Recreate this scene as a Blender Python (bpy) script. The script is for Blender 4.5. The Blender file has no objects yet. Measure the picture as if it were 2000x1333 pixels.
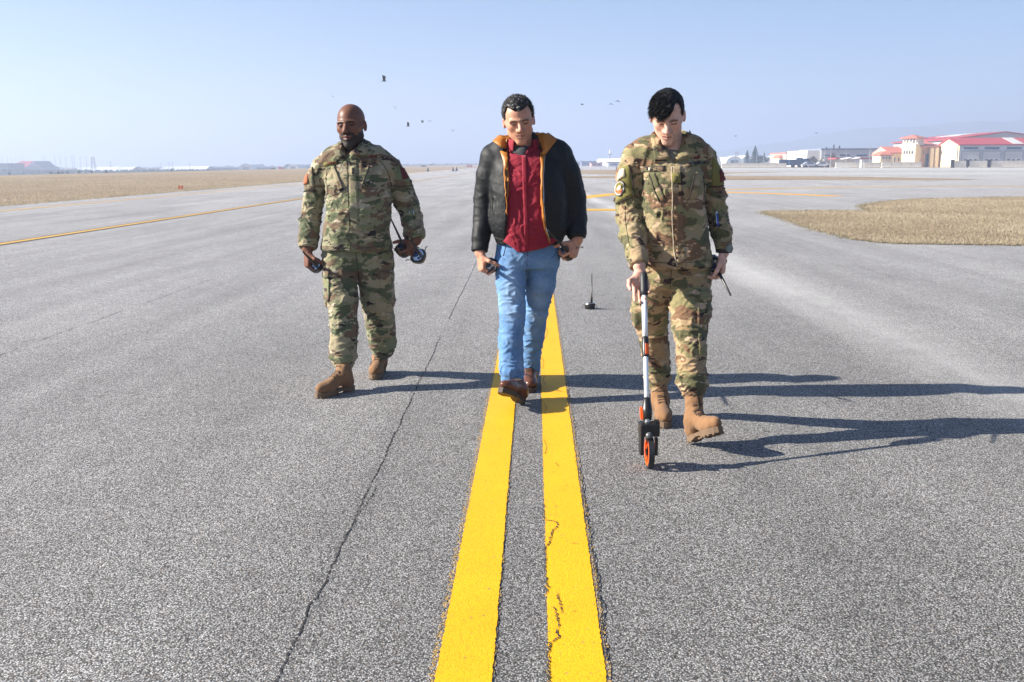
import bpy, bmesh, math, random
import numpy as np
from mathutils import Vector, Matrix
from mathutils.bvhtree import BVHTree
random.seed(7)
RNG = np.random.default_rng(11)
scene = bpy.context.scene
COL = scene.collection

# ---------------------------------------------------------------- camera
FPX = 1944.0            # focal length in photo pixels (35 mm on 36 mm, 2000 px)
CAMH = 1.38
VPX, HZY = 1045.0, 319.0
ROLL = 0.0035
_x = VPX - 1000.0; _y = 666.5 - HZY
_xu = _x*math.cos(ROLL) + _y*math.sin(ROLL)
_yu = -_x*math.sin(ROLL) + _y*math.cos(ROLL)
PITCH = math.atan2(_yu, FPX)
YAW = math.atan2(_xu*math.cos(PITCH), FPX)
CAM = np.array([0.038, 0.0, CAMH])
FWD = np.array([-math.sin(YAW)*math.cos(PITCH), math.cos(YAW)*math.cos(PITCH), -math.sin(PITCH)])
_r = np.array([math.cos(YAW), math.sin(YAW), 0.0]); _u = np.cross(_r, FWD)
RIGHT = math.cos(ROLL)*_r - math.sin(ROLL)*_u
UP = math.sin(ROLL)*_r + math.cos(ROLL)*_u
camd = bpy.data.cameras.new('camera'); cam = bpy.data.objects.new('camera', camd); COL.objects.link(cam)
camd.sensor_width = 36.0; camd.lens = FPX/2000.0*36.0; camd.clip_start = 0.05; camd.clip_end = 40000.0
_m = Matrix.Identity(4)
for i in range(3):
    _m[i][0] = RIGHT[i]; _m[i][1] = UP[i]; _m[i][2] = -FWD[i]; _m[i][3] = CAM[i]
cam.matrix_world = _m
scene.camera = cam

# ---------------------------------------------------------------- sky, sun, exposure
SUN_EL = math.radians(29.3); SUN_A = math.radians(3.0)      # from the left, a little on the camera's side
SUN_DIR = np.array([-math.cos(SUN_EL)*math.cos(SUN_A), -math.cos(SUN_EL)*math.sin(SUN_A), math.sin(SUN_EL)])
world = bpy.data.worlds.new('World'); scene.world = world; world.use_nodes = True
_n = world.node_tree.nodes; _l = world.node_tree.links
_n.clear()
sky = _n.new('ShaderNodeTexSky'); sky.sky_type = 'NISHITA'; sky.sun_disc = False
sky.sun_elevation = SUN_EL
sky.sun_rotation = math.atan2(SUN_DIR[0], SUN_DIR[1])
sky.air_density = 0.85; sky.dust_density = 0.35; sky.ozone_density = 5.0; sky.altitude = 100
bg = _n.new('ShaderNodeBackground'); bg.inputs['Strength'].default_value = 0.05
out = _n.new('ShaderNodeOutputWorld')
_l.new(sky.outputs[0], bg.inputs[0]); _l.new(bg.outputs[0], out.inputs[0])
sl = bpy.data.lights.new('sun', 'SUN'); sl.energy = 5.0; sl.angle = math.radians(0.55); sl.color = (1.0, 0.93, 0.82)
so = bpy.data.objects.new('sun', sl); COL.objects.link(so)
so.rotation_euler = Vector(SUN_DIR).to_track_quat('Z', 'Y').to_euler()
vs = scene.view_settings
scene.display_settings.display_device = 'sRGB'
vs.view_transform = 'Standard'; vs.look = 'None'; vs.gamma = 1.0; vs.use_curve_mapping = False
vs.exposure = 1.55
scene.cycles.use_denoising = True
scene.cycles.max_bounces = 6; scene.cycles.diffuse_bounces = 3; scene.cycles.volume_bounces = 1
scene.cycles.transparent_max_bounces = 8
scene.cycles.use_adaptive_sampling = False

# ---------------------------------------------------------------- pixel helpers (photo pixels, 2000 x 1333)
def ray(px, py):
    return FWD*FPX + RIGHT*(px-1000.0) + UP*(666.5-py)
def P(px, py, Y):
    d = ray(px, py); t = (Y-CAM[1])/d[1]
    return CAM + d*t
def G(px, py, z=0.0):
    d = ray(px, py); t = (z-CAM[2])/d[2]
    return CAM + d*t
def pxm(p):                     # photo pixels per metre at a point
    return FPX/float(np.dot(np.asarray(p)-CAM, FWD))
def proj(p):
    v = np.asarray(p)-CAM; z = v@FWD
    return 1000+FPX*(v@RIGHT)/z, 666.5-FPX*(v@UP)/z

# ---------------------------------------------------------------- object helpers
def tag(o, label=None, cat=None, group=None, kind=None):
    if label: o['label'] = label
    if cat: o['category'] = cat
    if group: o['group'] = group
    if kind: o['kind'] = kind
    return o
def empty(name, loc, label=None, cat=None, group=None):
    o = bpy.data.objects.new(name, None); COL.objects.link(o); o.location = tuple(loc); o.empty_display_size = 0.1
    return tag(o, label, cat, group)
def root_of(o):
    off = Vector((0, 0, 0))
    while o is not None:
        off = off + o.location; o = o.parent
    return off
def mesh_obj(name, verts, faces, mat, parent=None, smooth=False, world=True):
    """verts in world coordinates; the child is stored relative to its parent (parents are never rotated)"""
    me = bpy.data.meshes.new(name)
    v = np.asarray(verts, dtype=np.float64)
    if parent is not None and world:
        v = v - np.array(root_of(parent))
    me.from_pydata(v.tolist(), [], faces if isinstance(faces, list) else faces.tolist())
    if smooth: me.polygons.foreach_set('use_smooth', [True]*len(me.polygons))
    me.update()
    o = bpy.data.objects.new(name, me); COL.objects.link(o)
    if mat is not None: me.materials.append(mat)
    if parent is not None: o.parent = parent
    return o
def fast_mesh(name, V, Q, mat, parent=None, smooth=True):
    """quads from numpy arrays"""
    V = np.asarray(V, dtype=np.float32)
    if parent is not None: V = V - np.array(root_of(parent), dtype=np.float32)
    me = bpy.data.meshes.new(name)
    k = Q.shape[1]
    me.vertices.add(len(V)); me.vertices.foreach_set('co', V.ravel())
    me.loops.add(Q.size); me.loops.foreach_set('vertex_index', Q.astype(np.int32).ravel())
    me.polygons.add(len(Q)); me.polygons.foreach_set('loop_start', np.arange(0, Q.size, k, dtype=np.int32))
    me.polygons.foreach_set('loop_total', np.full(len(Q), k, dtype=np.int32))
    me.update(calc_edges=True); me.validate()
    if smooth: me.polygons.foreach_set('use_smooth', np.ones(len(me.polygons), dtype=bool))
    o = bpy.data.objects.new(name, me); COL.objects.link(o)
    if mat is not None: me.materials.append(mat)
    if parent is not None: o.parent = parent
    return o
class MB:
    """mesh builder in world coordinates"""
    def __init__(s): s.v = []; s.f = []
    def add(s, vs, fs):
        b = len(s.v); s.v += [tuple(map(float, x)) for x in vs]; s.f += [tuple(i+b for i in f) for f in fs]; return s
    def box(s, x0, x1, y0, y1, z0, z1):
        vs = [(x, y, z) for z in (z0, z1) for y in (y0, y1) for x in (x0, x1)]
        return s.add(vs, [(0,2,3,1),(4,5,7,6),(0,1,5,4),(2,6,7,3),(0,4,6,2),(1,3,7,5)])
    def obox(s, c, ax, hs):
        c = np.asarray(c); ax = [np.asarray(a) for a in ax]
        vs = [c+ax[0]*hs[0]*i+ax[1]*hs[1]*j+ax[2]*hs[2]*k for k in (-1,1) for j in (-1,1) for i in (-1,1)]
        return s.add(vs, [(0,2,3,1),(4,5,7,6),(0,1,5,4),(2,6,7,3),(0,4,6,2),(1,3,7,5)])
    def tube(s, pts, rs, n=10, caps=True, ell=None):
        pts = [np.asarray(p, float) for p in pts]
        if not hasattr(rs, '__len__'): rs = [rs]*len(pts)
        rings = []; prev = None
        for i, p in enumerate(pts):
            t = pts[min(i+1, len(pts)-1)]-pts[max(i-1, 0)]; t = t/(np.linalg.norm(t)+1e-12)
            if prev is None:
                a = np.array([0,0,1.0]) if abs(t[2]) < .9 else np.array([1.0,0,0])
                u = np.cross(t, a)
            else: u = prev-t*(prev@t)
            u = u/np.linalg.norm(u); prev = u; w = np.cross(t, u)
            rings.append([p+rs[i]*(u*math.cos(2*math.pi*k/n)+w*math.sin(2*math.pi*k/n)) for k in range(n)])
        vs = [q for r in rings for q in r]; fs = []
        for i in range(len(pts)-1):
            for k in range(n):
                fs.append((i*n+k, i*n+(k+1)%n, (i+1)*n+(k+1)%n, (i+1)*n+k))
        if caps: fs += [tuple(range(n))[::-1], tuple((len(pts)-1)*n+k for k in range(n))]
        return s.add(vs, fs)
    def prism(s, poly, h0, h1, axis=2):
        """poly: list of 2d points; axis is the extrusion axis"""
        def mk(p, h):
            q = list(p); q.insert(axis, h); return tuple(q)
        n = len(poly)
        vs = [mk(p, h0) for p in poly]+[mk(p, h1) for p in poly]
        return s.add(vs, [tuple(range(n))[::-1], tuple(range(n, 2*n))]+[(i, (i+1) % n, n+(i+1) % n, n+i) for i in range(n)])
    def build(s, name, mat, parent=None, smooth=False):
        return mesh_obj(name, s.v, s.f, mat, parent, smooth)
def fix_normals(o):
    bm = bmesh.new(); bm.from_mesh(o.data); bmesh.ops.recalc_face_normals(bm, faces=bm.faces); bm.to_mesh(o.data); bm.free(); return o

# ---------------------------------------------------------------- material helpers
class NT:
    def __init__(s, name):
        s.m = bpy.data.materials.new(name); s.m.use_nodes = True
        s.n = s.m.node_tree.nodes; s.l = s.m.node_tree.links
        s.b = s.n['Principled BSDF']; s.o = s.n['Material Output']
    def node(s, t, **kw):
        n = s.n.new(t)
        for k, v in kw.items():
            if k.startswith('i_'):
                key = k[2:]; key = int(key) if key.isdigit() else key.replace('_', ' ')
                s.put(n.inputs[key], v)
            else: setattr(n, k, v)
        return n
    def put(s, sock, v):
        if isinstance(v, bpy.types.NodeSocket): s.l.new(v, sock)
        elif isinstance(v, bpy.types.Node): s.l.new(v.outputs[0], sock)
        else:
            if hasattr(v, '__len__') and len(v) == 3 and sock.type == 'RGBA': v = (*v, 1)
            sock.default_value = v
    def math(s, op, a, b=None, c=None, clamp=False):
        n = s.n.new('ShaderNodeMath'); n.operation = op; n.use_clamp = clamp
        s.put(n.inputs[0], a)
        if b is not None: s.put(n.inputs[1], b)
        if c is not None: s.put(n.inputs[2], c)
        return n.outputs[0]
    def mix(s, fac, a, b, mode='MIX'):
        n = s.n.new('ShaderNodeMix'); n.data_type = 'RGBA'; n.blend_type = mode
        s.put(n.inputs[0], fac); s.put(n.inputs[6], a); s.put(n.inputs[7], b)
        return n.outputs[2]
    def ramp(s, fac, stops, interp='LINEAR'):
        n = s.n.new('ShaderNodeValToRGB'); n.color_ramp.interpolation = interp
        e = n.color_ramp.elements
        while len(e) > 1: e.remove(e[-1])
        e[0].position = stops[0][0]; e[0].color = (*stops[0][1], 1) if len(stops[0][1]) == 3 else stops[0][1]
        for p, c in stops[1:]:
            k = e.new(p); k.color = (*c, 1) if len(c) == 3 else c
        s.put(n.inputs[0], fac); return n.outputs[0]
    def coord(s, which='Object'):
        return s.n.new('ShaderNodeTexCoord').outputs[which]
    def geo(s): return s.n.new('ShaderNodeNewGeometry').outputs['Position']
    def mapping(s, vec, scale=(1,1,1), loc=(0,0,0), rot=(0,0,0)):
        n = s.n.new('ShaderNodeMapping'); s.put(n.inputs[0], vec)
        n.inputs['Scale'].default_value = scale; n.inputs['Location'].default_value = loc; n.inputs['Rotation'].default_value = rot
        return n.outputs[0]
    def noise(s, vec, scale, detail=2.0, rough=0.5, dist=0.0, dim='3D'):
        n = s.n.new('ShaderNodeTexNoise'); n.noise_dimensions = dim
        if vec is not None: s.put(n.inputs['Vector'], vec)
        n.inputs['Scale'].default_value = scale; n.inputs['Detail'].default_value = detail
        n.inputs['Roughness'].default_value = rough; n.inputs['Distortion'].default_value = dist
        return n.outputs[0]
    def voronoi(s, vec, scale, feature='F1', out='Distance', rand=1.0):
        n = s.n.new('ShaderNodeTexVoronoi'); n.feature = feature
        s.put(n.inputs['Vector'], vec); n.inputs['Scale'].default_value = scale; n.inputs['Randomness'].default_value = rand
        return n.outputs[out]
    def bump(s, h, strength=0.5, dist=0.01, normal=None):
        n = s.n.new('ShaderNodeBump'); n.inputs['Strength'].default_value = strength; n.inputs['Distance'].default_value = dist
        s.put(n.inputs['Height'], h)
        if normal is not None: s.put(n.inputs['Normal'], normal)
        return n.outputs[0]
    def sep(s, vec):
        n = s.n.new('ShaderNodeSeparateXYZ'); s.put(n.inputs[0], vec); return n.outputs
    def done(s, color=None, rough=None, normal=None, metal=None, spec=None):
        if color is not None: s.put(s.b.inputs['Base Color'], color)
        if rough is not None: s.put(s.b.inputs['Roughness'], rough)
        if normal is not None: s.put(s.b.inputs['Normal'], normal)
        if metal is not None: s.put(s.b.inputs['Metallic'], metal)
        if spec is not None: s.put(s.b.inputs['Specular IOR Level'], spec)
        return s.m
_plain = {}
def plain(name, col, rough=0.7, metal=0.0, var=0.12, scale=6.0, bump=0.0, spec=0.5):
    """painted / plastic / metal surface with slight uneven tone"""
    if name in _plain: return _plain[name]
    t = NT(name); c = t.coord()
    n = t.noise(c, scale, 4, 0.6)
    lo = tuple(x*(1-var) for x in col); hi = tuple(min(1, x*(1+var)) for x in col)
    cc = t.ramp(n, [(0.3, lo), (0.7, hi)])
    nb = t.bump(t.noise(c, scale*12, 3, 0.6), 0.3, bump) if bump else None
    _plain[name] = t.done(cc, rough, nb, metal, spec)
    return _plain[name]

# ---------------------------------------------------------------- ground surfaces
def asphalt_colour(t, pos):
    x, y, z = t.sep(pos)
    vn = t.n.new('ShaderNodeTexVoronoi'); vn.feature = 'F1'; t.put(vn.inputs['Vector'], pos); vn.inputs['Scale'].default_value = 172.0
    dist, cell = vn.outputs['Distance'], vn.outputs['Color']
    cv, cw, _ = t.sep(cell)
    stone = t.ramp(cv, [(0.0, (.13,.128,.126)), (0.3, (.235,.232,.228)), (0.62, (.345,.341,.335)), (0.9, (.47,.465,.455)), (1.0, (.64,.63,.62))])
    warm = t.mix(t.math('MULTIPLY', t.math('GREATER_THAN', cw, 0.85), 0.35), stone, (.30,.22,.15))
    c = t.mix(1.0, warm, t.ramp(dist, [(0.36, (1,1,1)), (0.62, (.28,.28,.28))]), 'MULTIPLY')
    big = t.noise(t.mapping(pos, (1, .35, 1)), .55, 4, .6)
    streak = t.noise(t.mapping(pos, (1.6, .05, 1)), 1.3, 3, .55)
    mott = t.noise(pos, 3.4, 3, .6)
    v = t.math('ADD', t.math('ADD', t.math('MULTIPLY', big, .75), t.math('MULTIPLY', streak, .55)), t.math('MULTIPLY_ADD', mott, .34, -.17))
    c = t.mix(1.0, c, t.ramp(v, [(0.4, (.74,.74,.745)), (0.9, (1.23,1.23,1.23))]), 'MULTIPLY')
    # older, darker lane right of the paving joint; paler lane on the left of it
    xr = t.math('MULTIPLY_ADD', t.math('SUBTRACT', big, .5), 0.3, x)
    lane = t.ramp(t.math('MULTIPLY_ADD', xr, 0.1, 0.5), [(0.0, (1.04,1.04,1.05)), (0.418, (1.03,1.03,1.03)), (0.436, (.94,.94,.94)), (0.60, (.92,.92,.915)), (0.72, (.98,.975,.965)), (1.0, (1.05,1.05,1.05))])
    c = t.mix(1.0, c, lane, 'MULTIPLY')
    # pale worn track running off to the right
    trk = t.math('ABSOLUTE', t.math('SUBTRACT', t.math('MULTIPLY_ADD', y, 0.02, xr), 3.05))
    tm = t.math('MULTIPLY', t.ramp(trk, [(0.0, (1,1,1)), (0.5, (0,0,0))]), v)
    c = t.mix(t.math('MULTIPLY', tm, .55), c, (.42,.415,.405))
    # pavement colour grows paler with distance
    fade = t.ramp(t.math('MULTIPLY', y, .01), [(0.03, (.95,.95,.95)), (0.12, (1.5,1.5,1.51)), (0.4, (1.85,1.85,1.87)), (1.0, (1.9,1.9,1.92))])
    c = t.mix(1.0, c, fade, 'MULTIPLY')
    h = t.math('SUBTRACT', t.math('MULTIPLY', cv, 0.5), dist)
    return c, h
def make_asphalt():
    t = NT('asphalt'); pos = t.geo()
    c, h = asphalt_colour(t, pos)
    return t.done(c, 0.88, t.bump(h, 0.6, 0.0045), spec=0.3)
def make_paint(name, col, dirt=0.12, worn=0.0):
    t = NT(name); pos = t.geo()
    vn = t.n.new('ShaderNodeTexVoronoi'); t.put(vn.inputs['Vector'], pos); vn.inputs['Scale'].default_value = 172.0
    cv = t.sep(vn.outputs['Color'])[0]
    n = t.noise(pos, 3.0, 5, .6)
    pc = t.ramp(n, [(0.25, tuple(v*(1-dirt) for v in col)), (0.7, col)])
    pc = t.mix(1.0, pc, t.ramp(cv, [(0.0, (.84,.84,.84)), (0.6, (1.03,1.03,1.03))]), 'MULTIPLY')
    pit = t.math('MULTIPLY', t.math('LESS_THAN', t.noise(pos, 60.0, 2, .5), 0.285 + worn), .8)
    cc = t.mix(pit, pc, (.12,.115,.11))
    h = t.math('SUBTRACT', t.math('MULTIPLY', cv, 0.4), vn.outputs['Distance'])
    return t.done(cc, 0.6, t.bump(h, 0.22, 0.004), spec=0.35)
def make_overspray(col):
    t = NT('paint_overspray'); pos = t.geo()
    c, h = asphalt_colour(t, pos)
    k = t.math('MULTIPLY', t.math('GREATER_THAN', t.noise(pos, 75.0, 2, .5), .52), .7)
    return t.done(t.mix(k, c, col), .85, t.bump(h, .75, .006), spec=.3)
def make_grass_ground(name, base, hi, lo, sc=1.0):
    t = NT(name); pos = t.geo()
    n1 = t.noise(pos, 0.09*sc, 5, .6); n2 = t.noise(pos, 2.2*sc, 5, .7); n3 = t.noise(pos, 23*sc, 4, .7)
    c = t.ramp(n1, [(0.3, lo), (0.5, base), (0.72, hi)])
    c = t.mix(1.0, c, t.ramp(n2, [(0.3, (.72,.72,.70)), (0.7, (1.2,1.2,1.2))]), 'MULTIPLY')
    c = t.mix(1.0, c, t.ramp(n3, [(0.3, (.66,.66,.66)), (0.7, (1.25,1.25,1.25))]), 'MULTIPLY')
    return t.done(c, 0.95, t.bump(t.math('ADD', n2, n3), 1.0, 0.10), spec=0.1)
def make_concrete(name, col):
    t = NT(name); pos = t.geo(); x, y, z = t.sep(pos)
    n1 = t.noise(pos, .12, 5, .6); n2 = t.noise(t.mapping(pos, (.04, 1, 1)), 1.2, 4, .6); n3 = t.noise(pos, 30, 3)
    c = t.ramp(n1, [(0.3, tuple(v*.9 for v in col)), (0.7, tuple(v*1.08 for v in col))])
    c = t.mix(1.0, c, t.ramp(n2, [(0.3, (.86,.86,.86)), (0.7, (1.1,1.1,1.1))]), 'MULTIPLY')
    c = t.mix(1.0, c, t.ramp(n3, [(0.3, (.85,.85,.85)), (0.7, (1.12,1.12,1.12))]), 'MULTIPLY')
    return t.done(c, .85, t.bump(n3, .4, .01), spec=.3)
M_ASPH = make_asphalt()
M_YEL = make_paint('yellow_paint', (.78,.41,.004))
M_YELF = make_paint('faded_yellow_paint', (.62,.36,.05), worn=.09)
M_GUIDE = make_paint('guide_line_paint', (.74,.38,.03), worn=.02)
M_BLACKP = make_paint('black_paint', (.05,.048,.045), worn=.05)
M_WHITEP = make_paint('worn_white_paint', (.48,.47,.45), worn=.10)
M_OVER = make_overspray((.46,.27,.05))
M_FIELD = make_grass_ground('dry_grass_ground', (.37,.285,.195), (.43,.34,.24), (.31,.235,.155))
M_FARF = make_grass_ground('far_field', (.34,.27,.17), (.40,.33,.21), (.23,.21,.12), .3)
M_APRON = make_concrete('apron_concrete', (.43,.42,.40))

def terrain_z(x, y):
    s = np.clip((-x-62.0)/190.0, 0, 1); s = s*s*(3-2*s)
    return -6.0*s - 0.02
# one ground sheet to the horizon
xs = np.concatenate([[-9000,-4000,-2000,-1000], np.arange(-600,-40,20), [-20, 0, 100, 300, 600, 1500, 4000, 9000]])
ys = np.array([-300,-50,0,50,100,200,400,700,1000,1500,2500,4500,9000])
gv = [(x, y, float(terrain_z(x, y))) for y in ys for x in xs]; nx = len(xs)
gf = [(j*nx+i, j*nx+i+1, (j+1)*nx+i+1, (j+1)*nx+i) for j in range(len(ys)-1) for i in range(nx-1)]
tag(mesh_obj('ground', gv, gf, M_FARF), kind='structure')
def sheet(name, pts, z, mat, kind='structure', parent=None):
    o = mesh_obj(name, [(p[0], p[1], z) for p in pts], [tuple(range(len(pts)))], mat, parent)
    bm = bmesh.new(); bm.from_mesh(o.data); bmesh.ops.triangulate(bm, faces=bm.faces)
    for f in bm.faces:
        if f.normal.z < 0: f.normal_flip()
    bm.to_mesh(o.data); bm.free()
    if kind: tag(o, kind=kind)
    return o
XL = -18.4
sheet('grass_field', [(-64,-40),(XL+.35,-40),(XL+.35,1500),(-64,1500)], -0.010, M_FIELD)
sheet('taxiway', [(XL,-40),(60,-40),(60,110),(340,110),(340,800),(40,1500),(XL,1500)], 0.0, M_ASPH)
sheet('ground_verge', [(60,-40),(340,-40),(340,109.9),(60,109.9)], -0.006, M_FIELD)
def jag_strip(name, x0, x1, y0, y1, z, mat, amp=0.004, step=None, parent=None, kind='structure', cy=None):
    """painted line along Y with a slightly ragged edge"""
    ysl = []; y = y0
    while y < y1:
        ysl.append(y); y += max(0.012, 0.004*max(y, 1)) if step is None else step
    ysl.append(y1)
    v = []; f = []
    for i, yy in enumerate(ysl):
        off = 0 if cy is None else cy(yy)
        v += [(x0+off+random.uniform(-amp, amp), yy, z), (x1+off+random.uniform(-amp, amp), yy, z)]
        if i: f.append((2*i-2, 2*i-1, 2*i+1, 2*i))
    return tag(mesh_obj(name, v, f, mat, parent), kind=kind)
def path_strip(name, pts, w, z, mat, kind='structure'):
    v = []; f = []
    for i, p in enumerate(pts):
        a = np.asarray(pts[max(i-1,0)][:2]); b = np.asarray(pts[min(i+1,len(pts)-1)][:2]); t = b-a; t = t/np.linalg.norm(t); n = np.array([-t[1], t[0]])
        ww = w[i] if hasattr(w, '__len__') else w
        v += [(p[0]+n[0]*ww/2, p[1]+n[1]*ww/2, z), (p[0]-n[0]*ww/2, p[1]-n[1]*ww/2, z)]
        if i: f.append((2*i-2, 2*i-1, 2*i+1, 2*i))
    o = mesh_obj(name, v, f, mat)
    bm = bmesh.new(); bm.from_mesh(o.data)
    for q in bm.faces:
        if q.normal.z < 0: q.normal_flip()
    bm.to_mesh(o.data); bm.free()
    return tag(o, kind=kind)
SW = 0.0775
jag_strip('centre_line_overspray', -3*SW-.018, -SW+.004, 1.2, 60, .002, M_OVER, .006)
jag_strip('centre_line_overspray', SW-.004, 3*SW+.016, 1.2, 60, .002, M_OVER, .006)
jag_strip('centre_line', -3*SW, -SW, 1.2, 900, .004, M_YEL, .0022)
jag_strip('centre_line', SW, 3*SW, 1.2, 900, .004, M_YEL, .0022)

# cracks and joints: ragged dark ribbons lying in the surface
M_CRACK = plain('crack_dark', (.022,.021,.02), .95, var=.3, scale=40)
def crack_ribbon(name, fx, y0, y1, w, amp, z=.002, gap=.25, along='y', seed=1):
    """fx(s) centre line, s runs from y0 to y1; broken into pieces where the crack closes"""
    r = np.random.default_rng(seed); v = []; f = []; s_ = y0; wob = 0.0; prev = False
    while s_ < y1:
        st = max(.008, .0035*abs(s_)); wob = wob*.93+r.normal(0, amp*.33)
        ww = w*max(0.0, r.uniform(.2, 1.3)) if r.random() > .08 else 0.0
        closed = math.sin(s_*1.7+seed)*.5+math.sin(s_*.63+seed*2)*.5 < -1+gap*2
        if closed: ww *= .12
        c = fx(s_)+wob
        a, b = (c-ww/2-.0002, s_, z), (c+ww/2+.0002, s_, z)
        if along == 'x': a, b = (s_, c+ww/2, z), (s_, c-ww/2, z)
        v += [a, b]
        if prev: f.append((len(v)-4, len(v)-3, len(v)-1, len(v)-2))
        prev = True; s_ += st
    return tag(mesh_obj(name, v, f, M_CRACK), kind='structure')
crack_ribbon('paving_joint_crack', lambda y: -.632-.0117*y, 2.2, 60, .0056, .0048, .002, .1, seed=3)
crack_ribbon('paving_joint_crack', lambda y: -.622-.0117*y, 2.3, 6.0, .004, .012, .0025, .6, seed=8)
def crack_path(name, px, w, z=.006, seed=1, jit=.0025):
    """crack along photo points on the paint, ragged and of uneven width"""
    r = np.random.default_rng(seed); pts = np.array([G(*p)[:2] for p in px]); L = np.r_[0, np.cumsum(np.linalg.norm(np.diff(pts, axis=0), axis=1))]
    n = max(6, int(L[-1]/.006)); u = np.linspace(0, L[-1], n); X = np.interp(u, L, pts[:,0])+r.normal(0, jit, n); Y = np.interp(u, L, pts[:,1])+r.normal(0, jit*.5, n)
    t = np.gradient(np.c_[X, Y], axis=0); t /= np.linalg.norm(t, axis=1)[:,None]+1e-9; nn = np.c_[-t[:,1], t[:,0]]; ww = (w*r.uniform(.15, 1.25, n)*np.minimum(1, np.minimum(np.arange(n)+1, n-np.arange(n))/4))[:,None]/2
    v = np.empty((2*n, 3)); v[0::2,:2] = np.c_[X, Y]+nn*ww; v[1::2,:2] = np.c_[X, Y]-nn*ww; v[:,2] = z
    return tag(mesh_obj(name, v, [(2*i, 2*i+1, 2*i+3, 2*i+2) for i in range(n-1)], M_CRACK), kind='structure')
crack_path('paint_crack', [(1064,1018),(1083,1021),(1091,1028),(1078,1040),(1074,1062),(1064,1072),(1066,1092),(1063,1112),(1067,1136),(1070,1162)], .0055, .0065, 3)
crack_path('paint_crack', [(1088,1160),(1092,1178),(1098,1195),(1096,1202)], .005, .0065, 4)
crack_path('paint_crack', [(1082,1188),(1087,1206),(1092,1222),(1088,1240),(1094,1248),(1076,1258),(1071,1282),(1071,1305),(1074,1333),(1077,1360)], .0060, .0065, 5)
crack_path('paint_crack', [(1062,985),(1060,1005),(1064,1018)], .004, .0065, 6)
for q_, px_ in enumerate(([(1062,860),(1068,875),(1064,890)], [(1063,790),(1068,800),(1063,812)], [(1058,700),(1062,710),(1059,722)], [(1064,735),(1060,746),(1066,752)], [(1066,640),(1070,650),(1066,662)], [(1110,1066),(1122,1064),(1130,1067)], [(1118,1198),(1128,1193)], [(1085,905),(1092,915)])): crack_path('paint_crack', px_, .003, .0065, 10+q_, .002)
crack_ribbon('paint_edge_crack', lambda y: .241+.004*math.sin(y*2), 2.6, 6, .005, .006, .0062, .55, seed=9)
for k_, sx in enumerate((-3.9, -7.4, -11.5, -13.8, 4.4, 8.2)):
    crack_ribbon('paving_joint', lambda y, sx=sx: sx, 4, 160, .007, .008, .002, .5, seed=20+k_)
for k_, sy in enumerate((41.0, 63.0, 96.0)):
    crack_ribbon('paving_joint', lambda x, sy=sy: sy+.01*x, -18, 25, .05, .02, .0025, .3, 'x', 30+k_)
# ---------------------------------------------------------------- other markings and grass
# far-left taxi line with dark borders, parallel to the taxiway
xl = -9.42
jag_strip('side_line_border', xl-.17, xl+.17, -5, 900, .003, M_BLACKP, .006)
jag_strip('side_line', xl-.095, xl+.095, -5, 900, .006, M_YELF, .005)
xl2 = -16.2
jag_strip('edge_line', xl2-.12, xl2+.12, 12, 400, .004, M_YELF, .01, cy=lambda y: -.9*max(0, (30-y)/30)**2)
def gpath(pts): return [G(*p) for p in pts]
path_strip('taxi_guide_line', gpath([(1098,391),(1145,385.5),(1200,379.5),(1260,375.5),(1330,373.5),(1405,375.5),(1520,379),(1636,383.5)]), .95, .004, M_GUIDE)
path_strip('taxi_guide_line', gpath([(1090,410.5),(1145,410.5),(1250,410.5),(1330,411),(1385,411)]), 1.15, .007, M_GUIDE)
path_strip('taxi_guide_line', gpath([(1405,371.5),(1500,369),(1640,366.5),(1780,364.5),(2000,364.5)]), .9, .004, M_YELF)
# pale worn patch outline beside the arm of the right-hand man
path_strip('pavement_patch', gpath([(1360,441),(1455,441),(1480,444)]), .10, .004, M_WHITEP)

def smooth_poly(pts, n=6, jit=0.0):
    pts = [np.asarray(p[:2], float) for p in pts]; o = []; N = len(pts)
    for i in range(N):
        p0, p1, p2, p3 = pts[i-1], pts[i], pts[(i+1) % N], pts[(i+2) % N]
        for k in range(n):
            t = k/n
            q = .5*((2*p1)+(-p0+p2)*t+(2*p0-5*p1+4*p2-p3)*t*t+(-p0+3*p1-3*p2+p3)*t**3)
            o.append(q+RNG.normal(0, jit, 2))
    return o
island_px = [(1490,415.5),(1540,433),(1600,452),(1655,466),(1712,474.5),(1800,478),(1900,479),(2080,480),(2300,470),(2300,388),(2000,386),(1900,387.5),(1800,390),(1730,395),(1690,401),(1684,408),(1694,413.5),(1640,412.5),(1560,413)]
island = smooth_poly(gpath(island_px), 7, .035)
sheet('grass_island', island, .012, M_FIELD)
strip1 = smooth_poly(gpath([(1100,345.5),(1200,344.5),(1330,343.5),(1404,344),(1600,345),(1760,347.5),(1890,350.5),(1905,351.5),(1800,352.6),(1600,352),(1400,352),(1250,350),(1150,348)]), 4, .1)
sheet('grass_strip', strip1, .010, M_FIELD)
strip2 = smooth_poly(gpath([(1060,334),(1140,332.5),(1230,333),(1400,337),(1520,336),(1500,337.5),(1400,340.5),(1290,343),(1180,341),(1100,338)]), 4, .1)
sheet('grass_strip', strip2, .010, M_FIELD)
def inside(poly, pts):
    x, y = pts[:,0], pts[:,1]; r = np.zeros(len(pts), bool); N = len(poly)
    for i in range(N):
        x1, y1 = poly[i]; x2, y2 = poly[(i+1) % N]
        c = ((y1 > y) != (y2 > y)) & (x < (x2-x1)*(y-y1)/(y2-y1+1e-12)+x1); r ^= c
    return r
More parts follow.
